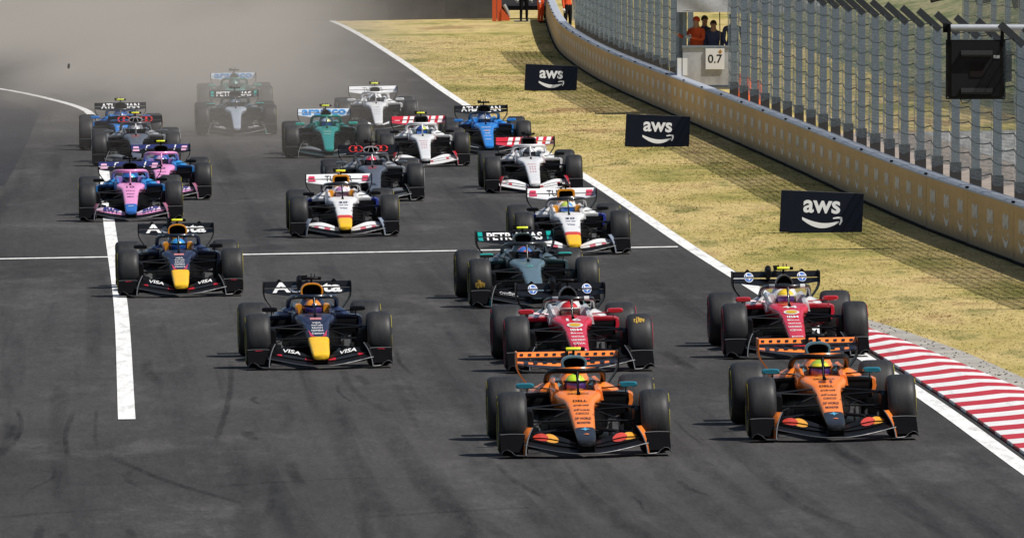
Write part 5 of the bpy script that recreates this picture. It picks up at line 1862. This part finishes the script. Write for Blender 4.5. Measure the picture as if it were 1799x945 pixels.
def hand_mesh(at_, direction, size=1.0):
    """palm with four fingers and a thumb, slightly curled"""
    d = Vector(direction).normalized()
    side = d.cross(Vector((0, -1, 0))).normalized()
    up = side.cross(d)
    o = Vector(at_)
    mb = MB()
    mb.tube([o, o + d * 0.04 * size, o + d * 0.09 * size], [0.026, 0.042, 0.040], 8, 0.6)
    for q, l in ((-0.03, 0.065), (-0.01, 0.078), (0.01, 0.074), (0.03, 0.058)):
        b0 = o + d * 0.085 * size + side * q * size
        mb.tube([b0, b0 + d * l * 0.55 * size, b0 + d * l * 0.95 * size - up * 0.018 * size], [0.010, 0.009, 0.007], 6)
    b0 = o + d * 0.03 * size + side * 0.035 * size
    mb.tube([b0, b0 + (d * 0.5 + side * 0.8).normalized() * 0.045 * size, b0 + (d * 0.9 + side * 0.6).normalized() * 0.075 * size], [0.013, 0.011, 0.008], 6)
    return mb.mesh('hand', 50)


def person(label, loc, rz, jacket, trousers, cap=None, h=1.75, waist=0.95, pose={}, hair=(0.02, 0.015, 0.012), group='marshals standing behind the barrier'):
    root = empty('person', loc, rz)
    prop(root, label, 'person', group)
    me = standing(h=h, **pose)
    k = h / 1.75
    me.materials.append(jacket)
    me.materials.append(trousers)
    me.materials.append(SKIN_M)
    me.materials.append(SUIT_K)
    for p in me.polygons:
        z = p.center.z / k
        p.material_index = 2 if z > 1.475 else (3 if z < 0.09 else (1 if z < waist and abs(p.center.x) < 0.21 else 0))
    o = bpy.data.objects.new('body', me)
    COL.objects.link(o)
    o.parent = root
    for s, key, dflt in ((1, 'arm_r', (0.26, -0.10, 0.86)), (-1, 'arm_l', (-0.26, -0.10, 0.86))):
        a = pose.get(key, (((s * 0.24), -0.02, 1.10), dflt))
        d = Vector(a[1]) - Vector(a[0])
        add('hand', hand_mesh(Vector(a[1]) * k, d), GLOVE, root)
    mb = MB()
    mb.ellipsoid((0, -0.012 * k, 1.655 * k), (0.088, 0.108, 0.105), 16, 10)
    mb.v = [(x, y, max(z, 1.625 * k + (0.05 if y < -0.05 else 0))) for x, y, z in mb.v]
    hr = add('hair' if cap is None else 'cap', mb.mesh('cap', 50), P(hair, 0.8, 0, 0) if cap is None else cap, root)
    if cap is not None:
        mb = MB()
        mb.sheet([[(0.075 * math.cos(a), -0.08 - r * -math.sin(a) * 0.11 * -1 - r * 0.02, 1.672 * k - 0.02 * r) for a in np.linspace(R(200), R(340), 7)] for r in (0.0, 0.5, 1.0)], (0, 0, 0.006))
        add('cap_peak', mb.mesh('cap_peak', 40), cap, hr)
    mb = MB()
    mb.tube([(0, -0.118 * k, 1.665 * k), (0, -0.138 * k, 1.635 * k), (0, -0.125 * k, 1.622 * k)], [0.008, 0.014, 0.010], 6)
    add('nose', mb.mesh('nose', 50), SKIN_M, root)
    return root


MX, MY, MZ = 4.25, 283.0, 0.76
person('marshal in orange suit and red cap reaching out a white gloved hand', (4.60, MY + 0.55, MZ), R(-35), SUIT_O, SUIT_O, P((0.62, 0.04, 0.02), 0.8, 0, 0), 1.72, pose=dict(arm_r=((0.27, -0.12, 1.16), (0.10, -0.38, 1.22)), arm_l=((-0.26, -0.13, 1.20), (-0.30, -0.40, 1.30))))
person('marshal in dark blue with dark cap beside the one in orange', (4.80, MY + 0.95, MZ), R(25), SUIT_N, SUIT_N, P((0.03, 0.025, 0.02), 0.8, 0, 0), 1.74)
person('marshal in dark vest with bushy dark hair above the number board', (5.02, MY + 0.6, MZ), R(0), SUIT_N, SUIT_K, None, 1.62)
person('tall marshal in dark blue at the right of the marshal post opening', (5.50, MY + 0.6, MZ), R(15), SUIT_N, SUIT_N, P((0.012, 0.012, 0.014), 0.8, 0, 0), 1.80, pose=dict(arm_l=((-0.26, -0.10, 1.12), (-0.22, -0.30, 0.96))))
person('marshal in orange overalls standing at the far end of the gold wall', (1.07, 425.7, gz(1.07)), R(60), SUIT_O, SUIT_O, P((0.6, 0.05, 0.02), 0.8, 0, 0), 1.78, group='marshals at the far end of the grass')
person('marshal in orange jacket and black trousers behind the far wall', (1.98, 404.0, gz(1.9)), R(40), SUIT_O, SUIT_K, None, 1.78, 1.0, group='marshals at the far end of the grass')
person('person in black trousers standing by the dark recovery vehicle', (0.45, 430.5, gz(0.4)), R(10), SUIT_K, SUIT_K, None, 1.78, group='marshals at the far end of the grass')

# marshal post: platform with sheet panel, number board, columns and awning
TARP = concrete_material((0.42, 0.43, 0.44), 'grey_tarp', 1.5)
post = empty('marshal_post', (MX, MY, gz(MX)))
prop(post, 'grey marshal post with awning in the gap of the debris fence', 'marshal post')
z0 = gz(MX)
mb = MB()
mb.box((0.70, 0.0, 0.5 * (0.79 + 1.735) - z0), (1.42, 0.03, 0.945))
pnl = add('front_panel', mb.mesh('front_panel', 0), TARP, post)
mb = MB()
mb.box((0.70, -0.01, 1.745 - z0), (1.44, 0.07, 0.05))
add('hand_rail', mb.mesh('hand_rail', 0), POST_M, post)
mb = MB()
mb.box((0.70, 0.8, MZ - 0.04 - z0), (1.6, 1.6, 0.07))
for x in (0.0, 1.45):
    for y in (0.1, 1.5):
        mb.box((x, y, (MZ - 0.08) / 2 - z0), (0.08, 0.08, MZ - 0.08))
add('platform', mb.mesh('platform', 0), STEEL, post)
for x, y, w in ((-0.05, 3.0, 0.15), (-0.02, 1.9, 0.10), (0.06, 0.5, 0.09), (1.62, 0.1, 0.10)):
    mb = MB()
    mb.box((x, y, 1.9 - z0), (w, 0.14, 3.8))
    add('column', mb.mesh('column', 0), POST_M, post)
mb = MB()
rows = []
for i in range(8):
    t = i / 7
    rows.append([(-0.15 + 3.6 * u, -0.12 + 2.2 * t, 2.62 - z0 + 0.55 * min(1, t * 5) + 0.03 * math.sin(11 * u + 3 * t) + 0.02 * math.sin(23 * u)) for u in np.linspace(0, 1, 25)])
mb.sheet(rows, (0, 0, 0.01))
add('awning', mb.mesh('awning', 60), TARP, post)  # made much wider than the post on the right to shade the marshals
mb = MB()
mb.sheet([[(-0.15 + 3.6 * u, -0.13 + 0.02 * math.sin(17 * u + 4 * v), 2.60 - z0 + 0.6 * v) for u in np.linspace(0, 1, 25)] for v in np.linspace(0, 1, 6)], (0, 0.008, 0))
add('awning_valance', mb.mesh('awning_valance', 60), TARP, post)
nb = empty('number_board', (5.05, MY - 0.05, 1.18))
prop(nb, 'white square board reading 0.7 on the marshal post', 'sign')
mb = MB()
mb.box((0, 0, 0.26), (0.47, 0.02, 0.52))
q = add('plate', mb.mesh('plate', 0), WHITE, nb)
mb = MB()
put_text(mb, '0.7', 0.355, 0.215, lambda u, v: (u, -0.0135, 0.155 + v), 0.012)
add('lettering', mb.mesh('lettering', 0), P((0.015, 0.015, 0.015), 0.6, 0, 0), q)
mb = MB()
mb.tube([(5.18, MY - 0.02, 1.62), (5.16, MY - 0.02, 2.75)], 0.012, 6)
prop(add('flag_pole', mb.mesh('flag_pole', 40), P((0.05, 0.035, 0.02), 0.7, 0, 0)), 'thin dark pole standing above the 0.7 board', 'pole')
mb = MB()
for i in range(9):
    a = i * 0.7
    mb.box((5.18 + 0.025 * math.cos(a), MY - 0.05, 1.62 + 0.03 * math.sin(a)), (0.04, 0.03, 0.02), Matrix.Rotation(a, 3, 'Y'))
prop(add('furled_flag', mb.mesh('furled_flag', 0), P((0.75, 0.35, 0.02), 0.7, 0, 0)), 'small furled orange-yellow flag at the pole foot', 'flag')
ws = empty('white_sign', (4.232, MY - 0.06, 1.03))
prop(ws, 'small blank white sign beside the marshal post', 'sign')
mb = MB()
mb.box((-0.062, 0, 0.215), (0.118, 0.015, 0.43))
mb.box((0.067, 0, 0.215), (0.128, 0.015, 0.43))
add('plate', mb.mesh('plate', 0), WHITE, ws)
mb = MB()
mb.tube([(0.0, -0.004, -0.6), (0.0, -0.004, 0.6)], 0.010, 6)
add('stake', mb.mesh('stake', 40), DULL, ws)

# orange cones behind the wall, seen through the foot of the fence
for cx, cy, lab in ((5.70, 262.5, 'nearest'), (5.54, 266.5, 'middle'), (5.42, 270.0, 'farthest')):
    c = empty('traffic_cone', (cx, cy, gz(cx)))
    prop(c, 'orange cone behind the gold wall, %s of three seen through the fence' % lab, 'cone', 'orange cones behind the wall')
    mb = MB()
    mb.lathe_z([(0.17, 0.04), (0.155, 0.10), (0.05, 1.22), (0.03, 1.25)], 16)
    add('body', mb.mesh('body', 40), P((0.78, 0.13, 0.02), 0.6, 0, 0), c)
    mb = MB()
    mb.box((0, 0, 0.02), (0.42, 0.42, 0.04))
    add('base', mb.mesh('base', 0), DULL, c)
    mb = MB()
    mb.lathe_z([(0.125, 0.40), (0.102, 0.58)], 16)
    add('white_band', mb.mesh('white_band', 40), WHITE, c)

# ------------------------------------------------------------------ far end of the grass
FARW = concrete_material((0.075, 0.072, 0.070), 'dark_barrier', 0.6)
fb = empty('dark_barrier', (-8, 440, gz(-8)))
prop(fb, 'dark grey barrier closing the far end of the grass, veiled by dust', 'barrier')
for k in range(9):
    mb = MB()
    mb.loft([[(x, 0, 0), (x, 0.02, 1.9), (x, 0.35, 1.9), (x, 0.45, 0)] for x in (0, 2.197)])
    add('barrier_block', mb.mesh('barrier_block', 20), FARW, fb, (-12.2 + 2.2 * k, 0, 0.0165 * (-12.2 + 2.2 * k)))
cr = empty('recovery_crane', (-0.45, 433.0, gz(-0.45)))
prop(cr, 'orange crane leg with flared foot at the far end of the grass', 'crane')
OR = P((0.72, 0.10, 0.02), 0.5, 0, 0.2)
mb = MB()
mb.box((-0.22, 0, 1.4), (0.16, 0.3, 2.8))
mb.box((-0.03, 0.03, 1.4), (0.16, 0.24, 2.8))
add('column', mb.mesh('column', 0), OR, cr)
mb = MB()
mb.loft([[(0.04, y, 0.02), (0.36, y, 0.02), (0.37, y, 0.12), (0.06, y, 0.48)] for y in (-0.13, 0.13)])
add('foot', mb.mesh('foot', 20), OR, cr)
mb = MB()
mb.tube([(0.14, -0.05, 0.62), (0.26, -0.05, 0.42), (0.36, -0.05, 0.16)], [0.07, 0.06, 0.03], 8)
add('hydraulic_ram', mb.mesh('hydraulic_ram', 40), P((0.4, 0.42, 0.42), 0.4, 0.3, 0), cr)
tr = empty('recovery_vehicle', (0.55, 437, gz(0.5)))
prop(tr, 'dark blue-grey recovery vehicle parked behind the orange crane leg', 'vehicle')
mb = MB()
mb.loft([[(x, 0, 0.35), (x, -0.03, 0.9), (x, 0.0, 1.3), (x, 0.15, 2.3), (x, 1.8, 2.3), (x, 2.0, 0.35)] for x in (-1.0, 1.0)])
tb = add('body', mb.mesh('body', 20), P((0.05, 0.055, 0.075), 0.4, 0, 0.2), tr)
mb = MB()
mb.box((0, -0.06, 0.42), (2.0, 0.10, 0.16))
add('bumper', mb.mesh('bumper', 0), DULL, tb)
mb = MB()
mb.box((0, 0.085, 1.75), (1.7, 0.03, 0.7), Matrix.Rotation(R(8.5), 3, 'X'))
add('windscreen', mb.mesh('windscreen', 0), MIRROR_GLASS, tb)
for x in (-0.78, 0.78):
    mb = MB()
    mb.lathe_x([(-0.12, 0.02), (-0.12, 0.36), (-0.09, 0.4), (0.09, 0.4), (0.12, 0.36), (0.12, 0.02)], 24)
    add('wheel', mb.mesh('wheel', 40), TYRE, tr, (x, 0.45, 0.4))
mb = MB()
mb.box((0.38, 430.8, gz(0.4) + 0.03), (0.62, 0.5, 0.05))
prop(add('white_mat', mb.mesh('white_mat', 0), WHITE), 'flat white mat lying on the grass before the recovery vehicle', 'mat')

# dark boxes hanging in at the top right corner
for bx, by, bz, lab in ((11.95, 320.0, 2.66, 'leftmost'), (13.15, 318.0, 2.62, 'middle'), (14.1, 316.0, 2.55, 'rightmost')):
    o = empty('hanging_box', (bx, by, bz))
    o.rotation_euler = (0, R(-14), 0)
    prop(o, 'dark brown box hanging at the top right corner, %s of three' % lab, 'box', 'dark boxes at the top right corner')
    mb = MB()
    mb.box((0, 0, 0), (0.50, 0.3, 0.62))
    q = add('body', mb.mesh('body', 0), P((0.03, 0.022, 0.02), 0.6, 0, 0), o)
    mb = MB()
    mb.box((0, -0.155, 0.0), (0.42, 0.012, 0.54))
    add('grille', mb.mesh('grille', 0), P((0.045, 0.035, 0.03), 0.8, 0, 0), q)
    mb = MB()
    mb.tube([(0, 0, 0.31), (0.1, 0, 1.6)], 0.03, 6)
    add('bracket', mb.mesh('bracket', 40), POST_D, o)

# clod of turf in the air
mb = MB()
mb.ellipsoid((-11.3, 290, 1.12), (0.035, 0.04, 0.06), 8, 6)
mb.v = [(x + rng.normal(0, 0.008), y, z + rng.normal(0, 0.01)) for x, y, z in mb.v]
prop(add('turf_clod', mb.mesh('turf_clod', 0), SUIT_K), 'small dark clod flying through the dust at upper left', 'debris')

# ------------------------------------------------------------------ dust thrown up behind the field
def dust_material():
    m = bpy.data.materials.new('dust')
    m.use_nodes = True
    nt = m.node_tree
    for n in list(nt.nodes):
        if n.type != 'OUTPUT_MATERIAL':
            nt.nodes.remove(n)
    out = [n for n in nt.nodes if n.type == 'OUTPUT_MATERIAL'][0]
    pv = nt.nodes.new('ShaderNodeVolumePrincipled')
    pv.inputs['Color'].default_value = (0.70, 0.645, 0.575, 1)
    pv.inputs['Anisotropy'].default_value = 0.0
    tc = nt.nodes.new('ShaderNodeTexCoord')
    sx = nt.nodes.new('ShaderNodeSeparateXYZ')
    nt.links.new(tc.outputs['Object'], sx.inputs[0])
    lat = math_node(nt, 'ADD', sx.outputs['X'], math_node(nt, 'MULTIPLY', math_node(nt, 'SUBTRACT', sx.outputs['Y'], 250.0), 0.037))
    mp = nt.nodes.new('ShaderNodeMapping')
    mp.inputs['Scale'].default_value = (0.24, 0.012, 0.60)
    nt.links.new(tc.outputs['Object'], mp.inputs['Vector'])
    nz = noise(nt, mp.outputs['Vector'], 1.0, 4.0, 0.6)
    lat = math_node(nt, 'ADD', lat, math_node(nt, 'MULTIPLY', math_node(nt, 'SUBTRACT', nz, 0.5), 5.0))
    back = math_node(nt, 'MULTIPLY', math_node(nt, 'MAXIMUM', math_node(nt, 'SUBTRACT', -7.5, lat), 0.0), 12.0)
    ye = math_node(nt, 'SUBTRACT', sx.outputs['Y'], math_node(nt, 'MINIMUM', back, 62.0))
    d = maprange(nt, ye, 236.0, 305.0, 0.003, DUST)
    d = math_node(nt, 'MULTIPLY', d, maprange(nt, lat, -7.0, 0.4, 1.0, 0.0, True))
    d = math_node(nt, 'MULTIPLY', d, maprange(nt, nz, 0.34, 0.66, 0.12, 1.9))
    d = math_node(nt, 'MULTIPLY', d, maprange(nt, sx.outputs['Z'], 1.5, 5.2, 1.0, 0.0, True))
    nt.links.new(d, pv.inputs['Density'])
    nt.links.new(pv.outputs[0], out.inputs['Volume'])
    return m


DUST = 0.032
mb = MB()
mb.loft([[(-62, y, -1.6), (6, y, -1.6), (6, y, 5.2), (-62, y, 5.2)] for y in (233.0, 431.0)])
prop(add('dust_cloud', mb.mesh('dust_cloud', 0), dust_material()), 'pale grey dust cloud hanging over the track behind the field', 'dust', kind='stuff')
